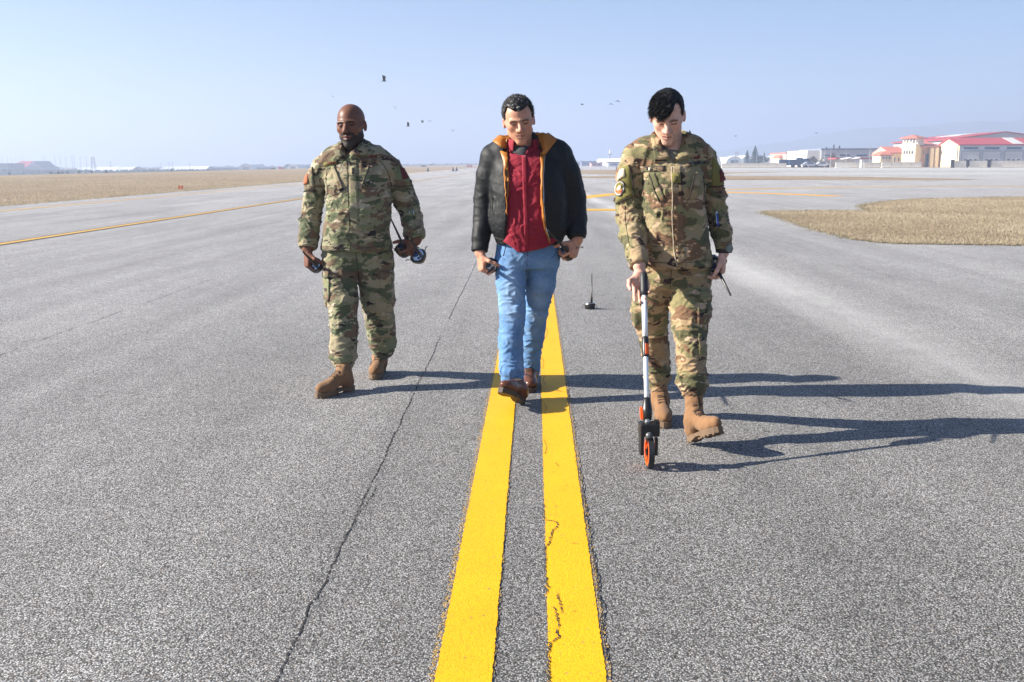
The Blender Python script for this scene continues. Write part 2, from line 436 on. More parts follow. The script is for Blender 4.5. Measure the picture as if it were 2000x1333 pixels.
def make_blade():
    t = NT('dry_grass_blade')
    a = t.n.new('ShaderNodeAttribute'); a.attribute_name = 'rnd'
    c = t.ramp(a.outputs['Fac'], [(0, (.16,.135,.08)), (.22, (.36,.295,.20)), (.7, (.49,.41,.29)), (.92, (.58,.50,.37)), (1, (.22,.22,.11))])
    t.done(c, .8, spec=.2)
    tr = t.n.new('ShaderNodeBsdfTranslucent'); t.put(tr.inputs[0], c)
    mx = t.n.new('ShaderNodeMixShader'); mx.inputs[0].default_value = .35
    t.l.new(t.b.outputs[0], mx.inputs[1]); t.l.new(tr.outputs[0], mx.inputs[2]); t.l.new(mx.outputs[0], t.o.inputs[0])
    return t.m
M_BLADE = make_blade()
def grass(name, P2, hmin, hmax, w, label, z0=.01, spread=.55, dark=0):
    n = len(P2)
    patch = np.sin(P2[:,0]*.9+np.sin(P2[:,1]*.7)*1.5)*np.sin(P2[:,1]*.55+.7*np.sin(P2[:,0]*.4))
    h = RNG.uniform(hmin, hmax, n)*RNG.uniform(.6, 1.15, n)*(1+.25*patch); a = RNG.uniform(0, 6.283, n); le = RNG.uniform(.3, 1.2, n)*h
    b = RNG.uniform(0, 6.283, n)
    base = np.c_[P2, np.full(n, z0)]
    wv = np.c_[np.cos(a), np.sin(a), np.zeros(n)]*(w*RNG.uniform(.6,1.4,n))[:,None]
    ln = np.c_[np.cos(b)*le, np.sin(b)*le, np.zeros(n)]
    mid = base+ln*.35+np.c_[np.zeros(n), np.zeros(n), h*.6]
    tip = base+ln+np.c_[np.zeros(n), np.zeros(n), h*.92]
    V = np.stack([base-wv, base+wv, mid+wv*.7, mid-wv*.7, tip], 1).reshape(-1, 3)
    i = np.arange(n)*5
    T = np.concatenate([np.c_[i, i+1, i+2], np.c_[i, i+2, i+3], np.c_[i+3, i+2, i+4]])
    o = fast_mesh(name, V, T, M_BLADE, None, False)
    rv = np.clip(.52+.20*patch+spread*(RNG.random(n)-.5)+np.where(RNG.random(n) < .03, .5, 0), 0, 1)
    if dark: rv[-dark:] = np.where(RNG.random(dark) < .45, RNG.uniform(0,.2,dark), np.where(RNG.random(dark) < .4, 1.0, rv[-dark:]))
    at = o.data.attributes.new('rnd', 'FLOAT', 'POINT'); at.data.foreach_set('value', np.repeat(rv, 5).astype(np.float32))
    return tag(o, label, None, None, 'stuff')
isl = np.array(island)
def scatter(poly, n, near=None):
    lo, hi = poly.min(0), poly.max(0)
    p = RNG.uniform(lo, hi, (n, 2))
    return p[inside(poly, p)]
cand = scatter(isl, 420000)
dd = cand[:,1]
clump = np.sin(cand[:,0]*2.1+np.sin(cand[:,1]*1.3)*2)*np.sin(cand[:,1]*1.7+1)+RNG.normal(0, .5, len(cand))
keep = (RNG.random(len(cand)) < np.clip(20/dd, .05, 1)**1.2) & (clump > -.75) & (cand[:,0] < 20)
edge = []
for i in range(len(island)):
    a, b = isl[i], isl[(i+1) % len(isl)]; L = np.linalg.norm(b-a); k = int(L*190)
    if k: edge.append(a+(b-a)*RNG.random((k,1))+RNG.normal(0, .11, (k,2)))
grass('island_grass', np.concatenate([cand[keep]]+edge), .022, .065, .0040, 'pale dry grass growing on the rounded island beside the taxiway', dark=sum(len(e) for e in edge))
# ragged edge of the big field on the left
yy = RNG.uniform(14, 160, 26000)**1.0; yy = 14+(yy-14)*RNG.random(26000)
grass('field_edge_grass', np.c_[XL+.1+RNG.normal(0, .22, len(yy)), yy],   .04, .11, .007, 'dry grass fringe along the left edge of the taxiway', .0)
yy = 22+RNG.random(60000)**1.6*150
grass('field_grass', np.c_[XL-.3-RNG.random(60000)**1.3*34, yy], .04, .09, .012, 'pale dry grass over the wide field left of the taxiway', -.01, .35)

# ---------------------------------------------------------------- haze
hz = NT('haze_air'); hz.n.remove(hz.b)
pv = hz.n.new('ShaderNodeVolumePrincipled')
pv.inputs['Color'].default_value = (.53,.625,.83,1); pv.inputs['Density'].default_value = .00115; pv.inputs['Anisotropy'].default_value = .3
hz.l.new(pv.outputs[0], hz.o.inputs['Volume'])
hb = MB(); hb.box(-4200, 4200, -200, 4300, -7.2, 104); ho = hb.build('haze', hz.m)
tag(ho, 'pale blue winter haze lying over the whole airfield', None, None, 'stuff')
# ---------------------------------------------------------------- background
ORD = ['first','second','third','fourth','fifth','sixth','seventh','eighth','ninth']
def zat(p): return float(terrain_z(p[0], p[1])) if p[0] < -62 else 0.0
def X_at(px, Y): return float(P(px, 320, Y)[0])
def Z_at(px, py, Y): return float(P(px, py, Y)[2])
W_CREAM = plain('cream_render', (.78,.64,.42), .8, var=.06, scale=.8)
W_WHITE = plain('white_render', (.80,.77,.70), .8, var=.06, scale=.8)
W_OCHRE = plain('ochre_render', (.62,.36,.18), .8, var=.08, scale=.8)
W_GREY = plain('grey_panel', (.50,.51,.52), .7, var=.08, scale=.6)
W_BLUEG = plain('blue_grey_panel_and_shade', (.52,.56,.62), .6, var=.06, scale=.6)
W_CONC = plain('barrier_concrete', (.80,.74,.62), .85, var=.12, scale=1.2)
W_TILE = plain('red_roof', (.38,.045,.05), .6, var=.15, scale=1.5)
W_TILE2 = plain('terracotta_roof', (.50,.16,.10), .75, var=.2, scale=1.5)
W_SKYL = plain('pale_rooflight', (.58,.56,.52), .4, var=.06)
W_GLASS = plain('dark_window', (.035,.07,.15), .15, var=.2)
W_GREEN = plain('green_window', (.06,.28,.24), .2, var=.1)
W_DOOR = plain('bay_door', (.60,.60,.58), .5, var=.05)
W_TENT = plain('white_tent_fabric', (.82,.81,.78), .6, var=.03)
W_STEEL = plain('pole_steel', (.36,.37,.38), .45, .6, .1)
W_DARK = plain('dark_paint', (.025,.03,.035), .5)
W_NAVY = plain('navy_vehicle_paint', (.02,.05,.11), .35)
W_SILV = plain('silver_vehicle_paint', (.5,.53,.57), .3, .4)
W_RED = plain('signal_red', (.55,.02,.025), .5)
W_ORNG = plain('marker_orange', (.75,.16,.02), .5)
W_TYRE = plain('tyre_rubber', (.015,.015,.015), .8)
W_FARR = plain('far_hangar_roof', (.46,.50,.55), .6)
W_SLATE = plain('slate_blue_wall', (.16,.19,.25), .7)
W_EARTH = plain('shelter_earth', (.20,.21,.20), .9)
def make_leaf(name, a, b, c):
    t = NT(name); at = t.n.new('ShaderNodeAttribute'); at.attribute_name = 'rnd'
    t.done(t.ramp(at.outputs['Fac'], [(0, a), (.5, b), (1, c)]), .75, spec=.2); return t.m
L_CON = make_leaf('conifer_needles', (.012,.03,.022), (.025,.055,.035), (.05,.085,.05))
L_BRN = make_leaf('bare_twigs', (.07,.055,.04), (.11,.085,.06), (.15,.11,.07))
L_OLV = make_leaf('olive_leaves', (.05,.06,.02), (.09,.10,.03), (.15,.14,.05))
L_HED = make_leaf('hedge_leaves', (.03,.045,.03), (.055,.07,.045), (.08,.09,.055))
BARK = plain('bark', (.10,.075,.055), .9)
def leaves_obj(name, C, size, mat, parent):
    n = len(C)
    a = RNG.normal(size=(n,3)); a /= np.linalg.norm(a, axis=1)[:,None]
    b = np.cross(a, RNG.normal(size=(n,3))); b /= np.linalg.norm(b, axis=1)[:,None]
    s = (size*RNG.uniform(.6,1.4,n))[:,None]
    V = np.stack([C-a*s, C+b*s*.55, C+a*s, C-b*s*.55], 1).reshape(-1,3)
    Q = np.arange(n*4).reshape(-1,4)
    o = fast_mesh(name, V, Q, mat, parent, False)
    at = o.data.attributes.new('rnd', 'FLOAT', 'POINT'); at.data.foreach_set('value', np.repeat(RNG.random(n), 4).astype(np.float32))
    return o
def conifer(px, pytop, pybase, hw, Y, label, n=1300, group='evergreens behind the concrete barrier'):
    x = X_at(px, Y); z0 = 0.0; H = Z_at(px, pytop, Y)-z0; R = hw/FPX*Y
    t = empty('conifer_tree', (x, Y, z0), label, 'tree', group)
    MB().tube([(x,Y,z0),(x,Y,z0+H*.5),(x,Y,z0+H*.97)], [R*.09,R*.06,R*.01], 7).build('trunk', BARK, t)
    u = RNG.random(n)**.75; ang = RNG.random(n)*6.283
    tier = (.55+.45*np.abs(np.sin(u*26)))
    r = R*(1-u)**.85*tier*np.sqrt(RNG.random(n))*(1+.22*np.sin(ang*3+u*7))
    C = np.c_[x+r*np.cos(ang), Y+r*np.sin(ang), z0+H*(.06+.94*u)-r*.18]
    leaves_obj('crown', C, H*.03, L_CON, t)
def round_tree(px, pytop, pybase, hw, Y, label, mat=L_OLV, n=1100, group=None, z0=0.0, name='round_tree'):
    x = X_at(px, Y); H = Z_at(px, pytop, Y)-z0; R = hw/FPX*Y
    t = empty(name, (x, Y, z0), label, 'tree', group)
    b = MB().tube([(x,Y,z0),(x,Y,z0+H*.45)], [R*.10,R*.06], 7)
    for k in range(5):
        a = k*1.26; b.tube([(x,Y,z0+H*.35),(x+R*.5*math.cos(a),Y+R*.5*math.sin(a),z0+H*.75)], [R*.05,R*.015], 5)
    b.build('trunk', BARK, t)
    cl = RNG.normal(size=(14,3)); cl /= np.linalg.norm(cl,axis=1)[:,None]; cl *= RNG.uniform(.35,.75,(14,1))
    C = cl[RNG.integers(0,14,n)]+RNG.normal(0,.20,(n,3))
    C = np.c_[x+C[:,0]*R, Y+C[:,1]*R, z0+H*.58+C[:,2]*H*.42]
    C = C[(C[:,2] > z0+H*.06) & (C[:,2] < z0+H*1.01)]
    leaves_obj('crown', C, R*.11, mat, t)
def pole(px, pytop, Y, label, group, r=.09, z0=None, head=None):
    x = X_at(px, Y); z0 = zat((x,Y)) if z0 is None else z0; zt = Z_at(px, pytop, Y)
    t = empty('light_pole', (x,Y,z0), label, 'pole', group)
    MB().tube([(x,Y,z0),(x,Y,zt)], [r*1.3,r*.7], 7).build('mast', W_STEEL, t)
    b = MB().box(x-r*2.2,x+r*2.2,Y-r*1.5,Y+r*1.5,zt,zt+r*2); b.build('lamp_head', W_STEEL, t)
    MB().box(x-r*3,x+r*3,Y-r*3,Y+r*3,z0,z0+.35).build('base', W_CONC, t)
def lattice(px, pytop, Y, w, label, z0=0.0, taper=.35):
    x = X_at(px, Y); zt = Z_at(px, pytop, Y); H = zt-z0
    t = empty('lattice_mast', (x,Y,z0), label, 'mast')
    cs = [(-1,-1),(1,-1),(1,1),(-1,1)]
    for (i,j) in cs: MB().tube([(x+i*w/2,Y+j*w/2,z0),(x+i*w/2*taper,Y+j*w/2*taper,zt)], w*.05, 5).build('leg', W_STEEL, t)
    b = MB(); N = 7
    for k in range(N):
        a, c = k/N, (k+1)/N; wa, wc = w/2*(1-(1-taper)*a), w/2*(1-(1-taper)*c)
        for q in range(4):
            p, r_ = cs[q], cs[(q+1)%4]
            b.tube([(x+p[0]*wa,Y+p[1]*wa,z0+H*a),(x+r_[0]*wc,Y+r_[1]*wc,z0+H*c)], w*.03, 4)
            b.tube([(x+p[0]*wc,Y+p[1]*wc,z0+H*c),(x+r_[0]*wc,Y+r_[1]*wc,z0+H*c)], w*.025, 4)
    b.build('bracing', W_STEEL, t)
def win(parent, x0, x1, z0, z1, Y, mat=None, name='window', frame=None, depth=.12):
    """window let into a wall that faces -Y; frame proud, pane set back"""
    mat = mat or W_GLASS; fw = min(.12, (x1-x0)*.12, (z1-z0)*.15)
    f = MB(); 
    f.box(x0,x1,Y-.06,Y+.02,z1-fw,z1); f.box(x0,x1,Y-.06,Y+.02,z0,z0+fw)
    f.box(x0,x0+fw,Y-.06,Y+.02,z0+fw,z1-fw); f.box(x1-fw,x1,Y-.06,Y+.02,z0+fw,z1-fw)
    w = f.build(name, frame or W_GREY, parent)
    MB().box(x0+fw,x1-fw,Y-.025,Y+.01,z0+fw,z1-fw).build('pane', mat, w)
    return w
def winX(parent, y0, y1, z0, z1, X, mat=None):
    fw = .1
    f = MB(); f.box(X-.06,X+.02,y0,y1,z1-fw,z1); f.box(X-.06,X+.02,y0,y1,z0,z0+fw)
    f.box(X-.06,X+.02,y0,y0+fw,z0+fw,z1-fw); f.box(X-.06,X+.02,y1-fw,y1,z0+fw,z1-fw)
    w = f.build('window', W_OCHRE, parent)
    MB().box(X-.025,X+.01,y0+fw,y1-fw,z0+fw,z1-fw).build('pane', mat or W_GLASS, w)
def gable_walls(x0, x1, y0, y1, z0, ze, zr, axis):
    """walls of a gabled block; the ridge runs along axis"""
    if axis == 'x':
        ym = (y0+y1)/2
        poly = [(y0,z0),(y1,z0),(y1,ze),(ym,zr),(y0,ze)]
        return MB().prism(poly, x0, x1, 0)
    xm = (x0+x1)/2
    return MB().prism([(x0,z0),(x1,z0),(x1,ze),(xm,zr),(x0,ze)], y0, y1, 1)
def gable_roof(x0, x1, y0, y1, ze, zr, axis, ov=.5, th=.25):
    b = MB()
    if axis == 'x':
        ym = (y0+y1)/2; s = (zr-ze)/(ym-y0)
        for q in (-1, 1):
            ye = ym+q*((y1-y0)/2+ov); z_e = ze-s*ov
            poly = [(ym,zr+.03),(ye,z_e+.03),(ye,z_e+.03+th),(ym,zr+.03+th)]
            b.prism(poly, x0-ov, x1+ov, 0)
    else:
        xm = (x0+x1)/2; s = (zr-ze)/(xm-x0)
        for q in (-1, 1):
            xe = xm+q*((x1-x0)/2+ov); z_e = ze-s*ov
            b.prism([(xm,zr+.03),(xe,z_e+.03),(xe,z_e+.03+th),(xm,zr+.03+th)], y0-ov, y1+ov, 1)
    return b
def hip_roof(x0, x1, y0, y1, z, h, ov=.4):
    x0-=ov; x1+=ov; y0-=ov; y1+=ov; k = min(x1-x0,y1-y0)/2*.85
    xa, xb = (x0+k, x1-k) if x1-x0 > 2*k else ((x0+x1)/2-.05, (x0+x1)/2+.05)
    ya, yb = (y0+k, y1-k) if y1-y0 > 2*k else ((y0+y1)/2-.05, (y0+y1)/2+.05)
    vs = [(x0,y0,z),(x1,y0,z),(x1,y1,z),(x0,y1,z),(x0,y0,z+.18),(x1,y0,z+.18),(x1,y1,z+.18),(x0,y1,z+.18),(xa,ya,z+h),(xb,ya,z+h),(xb,yb,z+h),(xa,yb,z+h)]
    return MB().add(vs, [(3,2,1,0),(0,1,5,4),(1,2,6,5),(2,3,7,6),(3,0,4,7),(4,5,9,8),(5,6,10,9),(6,7,11,10),(7,4,8,11),(8,9,10,11)])

# --- fire station
Y0 = 250.0
fx0, fx1 = X_at(1872, Y0), X_at(2075, Y0); ze = Z_at(1900, 284.0, Y0); zr = Z_at(1853, 272, Y0+6.5)
fs = empty('fire_station', (fx0, Y0, 0), 'cream fire station with three roll-up bay doors and long red roof', 'building')
gable_walls(fx0, fx1, Y0, Y0+13, 0, ze, zr, 'x').build('wall', W_BLUEG, fs)  # shade of the front wall put into its blue-grey colour
MB().prism([(Y0-.06,0),(Y0+13.06,0),(Y0+13.06,ze),(Y0+6.5,zr),(Y0-.06,ze)], fx0-.08, fx0+.02, 0).build('gable_wall', W_CREAM, fs)
rf = gable_roof(fx0, fx1, Y0, Y0+13, ze, zr, 'x', .35).build('roof', W_TILE, fs)
for (a, b_) in ((1965,1985),):
    xa, xb = X_at(a, Y0+3), X_at(b_, Y0+3); s_ = (zr-ze)/6.5
    MB().prism([(Y0-.2, ze-.2*s_+.30),(Y0+6.3, ze+6.3*s_+.30),(Y0+6.3, ze+6.3*s_+.36),(Y0-.2, ze-.2*s_+.36)], xa, xb, 0).build('rooflight', W_SKYL, rf)
for (a, b_) in ((1877.5,1911),(1918.5,1952),(1961.5,1995),(2003,2036)):
    xa, xb = X_at(a,Y0), X_at(b_,Y0); zt = Z_at(a,296.5,Y0)
    fr = MB(); fr.box(xa-.3,xa,Y0-.12,Y0+.02,0,zt+.3); fr.box(xb,xb+.3,Y0-.12,Y0+.02,0,zt+.3); fr.box(xa,xb,Y0-.12,Y0+.02,zt,zt+.3)
    d = fr.build('door_frame', W_STEEL, fs)
    nseg = 5
    for k in range(nseg):
        MB().box(xa,xb,Y0-.05,Y0+.02,zt*k/nseg+.02,zt*(k+1)/nseg-.02).build('door_panel', W_DOOR, d)
    for k in range(3):
        cx = xa+(xb-xa)*(.22+.28*k); win(fs, cx-.42, cx+.42, zt*.42, zt*.42+.42, Y0-.06)
    win(fs, xa+.2, xb-.2, Z_at(a,292.6,Y0), Z_at(a,287.2,Y0), Y0)
em = MB().tube([(fx0-.08,Y0+6.5,zr-1.7),(fx0-.2,Y0+6.5,zr-1.7)], .75, 16).build('emblem', W_GREY, fs)
MB().tube([(fx0-.15,Y0+.6,0),(fx0-.15,Y0+.6,ze)], .12, 6).build('drainpipe', W_DARK, fs)
# --- big hall behind
Yh = 288.0
hx0, hx1 = X_at(1853,Yh), X_at(2062,Yh); hze = Z_at(1900,273.5,Yh); hzr = Z_at(1957,259,Yh)
hall = empty('vehicle_hall', (hx0,Yh,0), 'large grey gabled hall with dark red roof behind the fire station', 'building')
gable_walls(hx0,hx1,Yh,Yh+45,0,hze,hzr,'y').build('wall', W_GREY, hall)
rr = gable_roof(hx0,hx1,Yh,Yh+45,hze,hzr,'y',.8).build('roof', W_TILE, hall)
xm_ = (hx0+hx1)/2; s_ = (hzr-hze)/(xm_-hx0)
MB().prism([(xm_-6,hzr-6*s_+.3),(xm_-.3,hzr-.3*s_+.3),(xm_-.3,hzr-.3*s_+.38),(xm_-6,hzr-6*s_+.38)], Yh+16, Yh+34, 1).build('rooflight', W_SKYL, rr)
# --- link with dark doorway
Yk = 262.0
kx0, kx1 = X_at(1799,Yk), X_at(1832,Yk); kze = Z_at(1815,287.5,Yk); kzr = Z_at(1815,277,Yk+12)
lk = empty('entrance_wing', (kx0,Yk,0), 'ochre entrance wing with red lean-to roof between tower and fire station', 'building')
MB().box(kx0,kx1,Yk,Yk+12,0,kze).build('wall', W_OCHRE, lk)
MB().prism([(Yk-1.2,kze),(Yk+12,kzr),(Yk+12,kzr+.3),(Yk-1.2,kze+.3)], kx0-.6, kx1+.2, 0).build('roof', W_TILE2, lk)
xa, xb = X_at(1806,Yk), X_at(1812,Yk); d = MB().box(xa,xb,Yk-.1,Yk+.02,0,3.4).build('door', W_GLASS, lk); MB().box(xb-.16,xb-.1,Yk-.16,Yk-.1,1.0,1.5).build('handle', W_STEEL, d)
win(lk, X_at(1800.5,Yk), X_at(1803,Yk), Z_at(1800,301.5,Yk), Z_at(1800,294,Yk), Yk)
for q in (1818.5,1828): 
    xq = X_at(q,Yk-1); MB().box(xq-.45,xq+.45,Yk-1.3,Yk-.5,0,kze-.2).build('column', W_CREAM, lk)
# --- tower, turned so its lit side shows
Yt = 262.0; tc = np.array([X_at(1784,Yt), Yt+1.0]); phi = math.radians(-52); ts = 1.9
tw = empty('lookout_tower', (tc[0],tc[1],0), 'cream lookout tower with open belvedere and red hipped roof', 'tower')
ca, sa = math.cos(phi), math.sin(phi)
def TR(x, y, z): return (tc[0]+ca*x-sa*y, tc[1]+sa*x+ca*y, z)
def tb(x0,x1,y0,y1,z0,z1):
    b = MB().box(x0,x1,y0,y1,z0,z1); b.v = [TR(*p) for p in b.v]; return b
zw, zb, zt_ = Z_at(1784,283,Yt), Z_at(1784,271,Yt), Z_at(1784,264,Yt)
tb(-ts,ts,-ts,ts,0,zw).build('wall', W_CREAM, tw)
tb(-ts-.12,ts+.12,-ts-.12,ts+.12,zw,zw+.25).build('ledge', W_WHITE, tw)
for i in range(5):
    for j in range(5):
        if i in (0,4) or j in (0,4):
            u_, v_ = -ts+.2+i*(2*ts-.4)/4, -ts+.2+j*(2*ts-.4)/4
            tb(u_-.14,u_+.14,v_-.14,v_+.14,zw+.25,zb).build('post', W_WHITE, tw)
hr = hip_roof(-ts,ts,-ts,ts,zb,zt_-zb,.6); hr.v = [TR(*p) for p in hr.v]; hr.build('roof', W_TILE2, tw)
for k in range(4):
    u_ = -ts+.5+k*.75; f = tb(u_,u_+.42,-ts-.05,-ts+.02,Z_at(1784,301,Yt),Z_at(1784,295,Yt)).build('window', W_DARK, tw)
    tb(u_+.06,u_+.36,-ts-.07,-ts-.04,Z_at(1784,300.5,Yt),Z_at(1784,295.5,Yt)).build('pane', W_GLASS, f)
# the lit face is local -x
for (ya_, yb_, m_) in ((-1.5,-1.2,W_GLASS),(-.95,-.65,W_GLASS),(-.4,-.1,W_GLASS),(.6,1.4,W_GREEN)):
    f = tb(-ts-.05,-ts+.02,ya_-.06,yb_+.06,Z_at(1784,301.3,Yt),Z_at(1784,293.7,Yt)).build('window', W_OCHRE, tw)
    tb(-ts-.08,-ts-.04,ya_,yb_,Z_at(1784,300.7,Yt),Z_at(1784,294.3,Yt)).build('pane', m_, f)
# --- house left of the tower
Yg = 268.0; gx0, gx1 = X_at(1735,Yg), X_at(1768,Yg); gze = Z_at(1740,300,Yg); gzr = Z_at(1740,288.5,Yg+6)
hs = empty('gabled_house', (gx0,Yg,0), 'small cream gabled house with red roof left of the tower', 'house')
gable_walls(gx0,gx1,Yg,Yg+13,0,gze,gzr,'x').build('wall', W_CREAM, hs)
gable_roof(gx0+.3,gx1,Yg,Yg+13,gze,gzr,'x',.3).build('roof', W_TILE2, hs)
for a in (1745,1753): win(hs, X_at(a,Yg), X_at(a+3.5,Yg), Z_at(a,316,Yg), Z_at(a,308,Yg), Yg)
Yp = 258.0; px0, px1 = X_at(1719,Yp), X_at(1741,Yp); pze = Z_at(1725,304,Yp)
pc = empty('porch_block', (px0,Yp,0), 'low ochre block with small red hipped roof before the gabled house', 'house')
MB().box(px0,px1,Yp,Yp+6,0,pze).build('wall', W_CREAM, pc); hip_roof(px0,px1,Yp,Yp+6,pze,1.1,.35).build('roof', W_TILE2, pc)
for a in (1723,1729,1735): win(pc, X_at(a,Yp), X_at(a+3.2,Yp), Z_at(a,311,Yp), Z_at(a,306.5,Yp), Yp)
# --- long grey block
Yb = 300.0; bx0, bx1 = X_at(1603,Yb), X_at(1745,Yb); bzt = Z_at(1650,293.5,Yb)
gb = empty('long_grey_building', (bx0,Yb,0), 'long flat grey building with dark strip windows behind the barrier', 'building')
MB().box(bx0,bx1,Yb,Yb+25,0,bzt).build('wall', W_GREY, gb)
MB().box(bx0-.1,bx1+.1,Yb-.15,Yb+25.1,bzt,bzt+.5).build('parapet', W_SLATE, gb)
MB().box(bx0-4.0,bx0,Yb+.4,Yb+24,0,bzt-.1).build('end_wall', W_WHITE, gb)
for (a, b_) in ((1607,1622),(1638,1660),(1671,1694),(1703,1722)): win(gb, X_at(a,Yb), X_at(b_,Yb), Z_at(a,306.5,Yb), Z_at(a,301.5,Yb), Yb)
Yc = 285.0; cx0, cx1 = X_at(1609,Yc), X_at(1668,Yc)
lo_ = empty('low_annex', (cx0,Yc,0), 'low taupe annex with thin red roof edge before the long grey building', 'building')
MB().box(cx0,cx1,Yc,Yc+8,0,Z_at(1630,312,Yc)).build('wall', plain('taupe_wall', (.42,.36,.29), .8), lo_)
MB().box(X_at(1634,Yc),X_at(1720,Yc),Yc+1,Yc+9,Z_at(1630,311.5,Yc),Z_at(1630,308.5,Yc)).build('roof', W_TILE, lo_)
win(lo_, X_at(1610,Yc), X_at(1614,Yc), Z_at(1610,321,Yc), Z_at(1610,314.5,Yc), Yc)
# --- cream block further left
Ye = 330.0; ex0, ex1 = X_at(1534,Ye), X_at(1579,Ye); ezt = Z_at(1550,300,Ye)
cb = empty('cream_block', (ex0,Ye,0), 'square cream and ochre block with red roof trim left of grey building', 'building')
MB().box(ex0,ex1,Ye,Ye+22,0,ezt).build('wall', plain('taupe_wall', (.42,.36,.29), .8), cb)
MB().box(ex0,X_at(1553,Ye),Ye-.5,Ye,0,ezt).build('front', W_CREAM, cb)
MB().box(X_at(1541,Ye),X_at(1546,Ye),Ye-.62,Ye-.5,0,ezt-.3).build('ochre_band', W_OCHRE, cb)
MB().box(ex0-.2,ex1+.2,Ye-.7,Ye+22,ezt,ezt+.3).build('roof_trim', W_TILE2, cb)
for a in (1536,1549): win(cb, X_at(a,Ye), X_at(a+1.6,Ye), Z_at(a,312,Ye), Z_at(a,304,Ye), Ye-.5)
sx0, sx1 = X_at(1522,Ye+4), X_at(1534,Ye+4)
sb = empty('red_roof_shed', (sx0,Ye+4,0), 'small cream shed with red roof at the cream block', 'shed')
MB().box(sx0,sx1-.3,Ye+4,Ye+12,0,Z_at(1527,309,Ye)).build('wall', W_CREAM, sb); hip_roof(sx0,sx1-.7,Ye+4,Ye+12,Z_at(1527,309,Ye),1.0,.3).build('roof', W_TILE2, sb)
# --- white arched tents
def arch(name, px0, px1, pytop, Y, depth, label, mat, endmat, z0=0.0, axis='y', group=None, cat='hangar'):
    xa, xb = X_at(px0,Y), X_at(px1,Y); H = Z_at((px0+px1)/2,pytop,Y)-z0
    t = empty(name, ((xa+xb)/2,Y,z0), label, cat, group)
    N = 18; xc, hw = (xa+xb)/2, (xb-xa)/2
    arc = [(xc+hw*math.cos(math.pi*k/N), z0+H*math.sin(math.pi*k/N)**.8) for k in range(N+1)]
    if axis == 'y':
        v = [(x,Y,z) for x,z in arc]+[(x,Y+depth,z) for x,z in arc]; n = N+1
        f = [(i,i+1,n+i+1,n+i) for i in range(N)]
        mesh_obj('shell', v, f+[tuple(range(n,2*n))], mat, t, True)
        mesh_obj('end_wall', [(x,Y+.25,z) for x,z in arc], [tuple(range(n))], endmat, t)
        MB().box(xc-hw*.45,xc+hw*.45,Y+.1,Y+.3,z0,z0+H*.62).build('door', W_SLATE if endmat is not W_SLATE else W_GREY, t)
        rb = MB()
        for (q0,q1) in ((.0,.35),(depth-.35,depth)):
            a2 = [(xc+(hw+.2)*math.cos(math.pi*k/N), z0+(H+.2)*max(0,math.sin(math.pi*k/N))**.8) for k in range(N+1)]
            for i in range(N):
                (x1,z1),(x2,z2) = a2[i],a2[i+1]; (x3,z3),(x4,z4) = arc[i],arc[i+1]
                rb.add([(x1,Y+q0,z1),(x2,Y+q0,z2),(x4,Y+q0,z4),(x3,Y+q0,z3),(x1,Y+q1,z1),(x2,Y+q1,z2)], [(0,1,2,3),(0,4,5,1)])
        rb.build('rim', endmat, t)
    else:   # barrel along x
        hy = depth/2
        arc = [(Y+hy-hy*math.cos(math.pi*k/N), z0+H*math.sin(math.pi*k/N)**.8) for k in range(N+1)]
        n = N+1; v = [(xa,y,z) for y,z in arc]+[(xb,y,z) for y,z in arc]
        mesh_obj('shell', v, [(i+1,i,n+i,n+i+1) for i in range(N)]+[tuple(range(n,2*n))], mat, t, True)
        mesh_obj('end_wall', [(xa+.1,y,z) for y,z in arc], [tuple(range(n))], endmat, t)
        MB().box(xa-.05,xa+.15,Y+hy*.6,Y+hy*1.4,z0,z0+H*.55).build('door', W_GREY, t)
    return t
arch('tent_hangar',1172,1240,310.0,420,26,'white barrel-vaulted tent hangar seen between two of the men',W_TENT,W_TENT,axis='x')
arch('tent_hangar',1418,1452,306.5,400,40,'rounded white tent hangar left of the evergreens',W_TENT,W_TENT)
arch('tent_hangar',1446,1490,303.5,430,40,'taller white tent hangar half hidden by the evergreens',W_TENT,W_TENT)
arch('tent_hangar',1500,1532,305.0,520,60,'hazy pale tent hangar right of the evergreens',W_TENT,W_TENT)
arch('aircraft_shelter',1372,1408,301.5,330,30,'dark arched aircraft shelter with white front at a shoulder',W_SLATE,W_WHITE,cat='shelter')
arch('aircraft_shelter',1108,1142,315.2,620,30,'faint blue arched shelter in the far middle',W_SLATE,W_BLUEG,cat='shelter')
def block(name, px0, px1, pytop, Y, depth, label, mat, z0=0.0, roofm=None, cat='building'):
    xa, xb = X_at(px0,Y), X_at(px1,Y); zt = Z_at((px0+px1)/2,pytop,Y)
    t = empty(name, (xa,Y,z0), label, cat)
    MB().box(xa,xb,Y,Y+depth,z0,zt).build('wall', mat, t)
    MB().box(xa-.3,xb+.3,Y-.3,Y+depth+.3,zt,zt+max(.3,(zt-z0)*.06)).build('roof', roofm or W_SLATE, t)
    n = max(2,int((xb-xa)/9))
    for k in range(n):
        c = xa+(xb-xa)*(k+.5)/n; w_ = (xb-xa)/n*.28
        win(t, c-w_, c+w_, z0+(zt-z0)*.35, z0+(zt-z0)*.7, Y)
    return t
block('pink_building',1155,1176,319.0,400,12,'low pink building left of the white tent hangar',plain('pink_render',(.62,.36,.33),.8))
block('low_grey_building',1188,1232,318.0,380,10,'low grey building before the white tent hangar',W_GREY)
block('dark_roof_building',1136,1168,316.5,480,14,'dark roofed building beyond the pink one',W_SLATE)
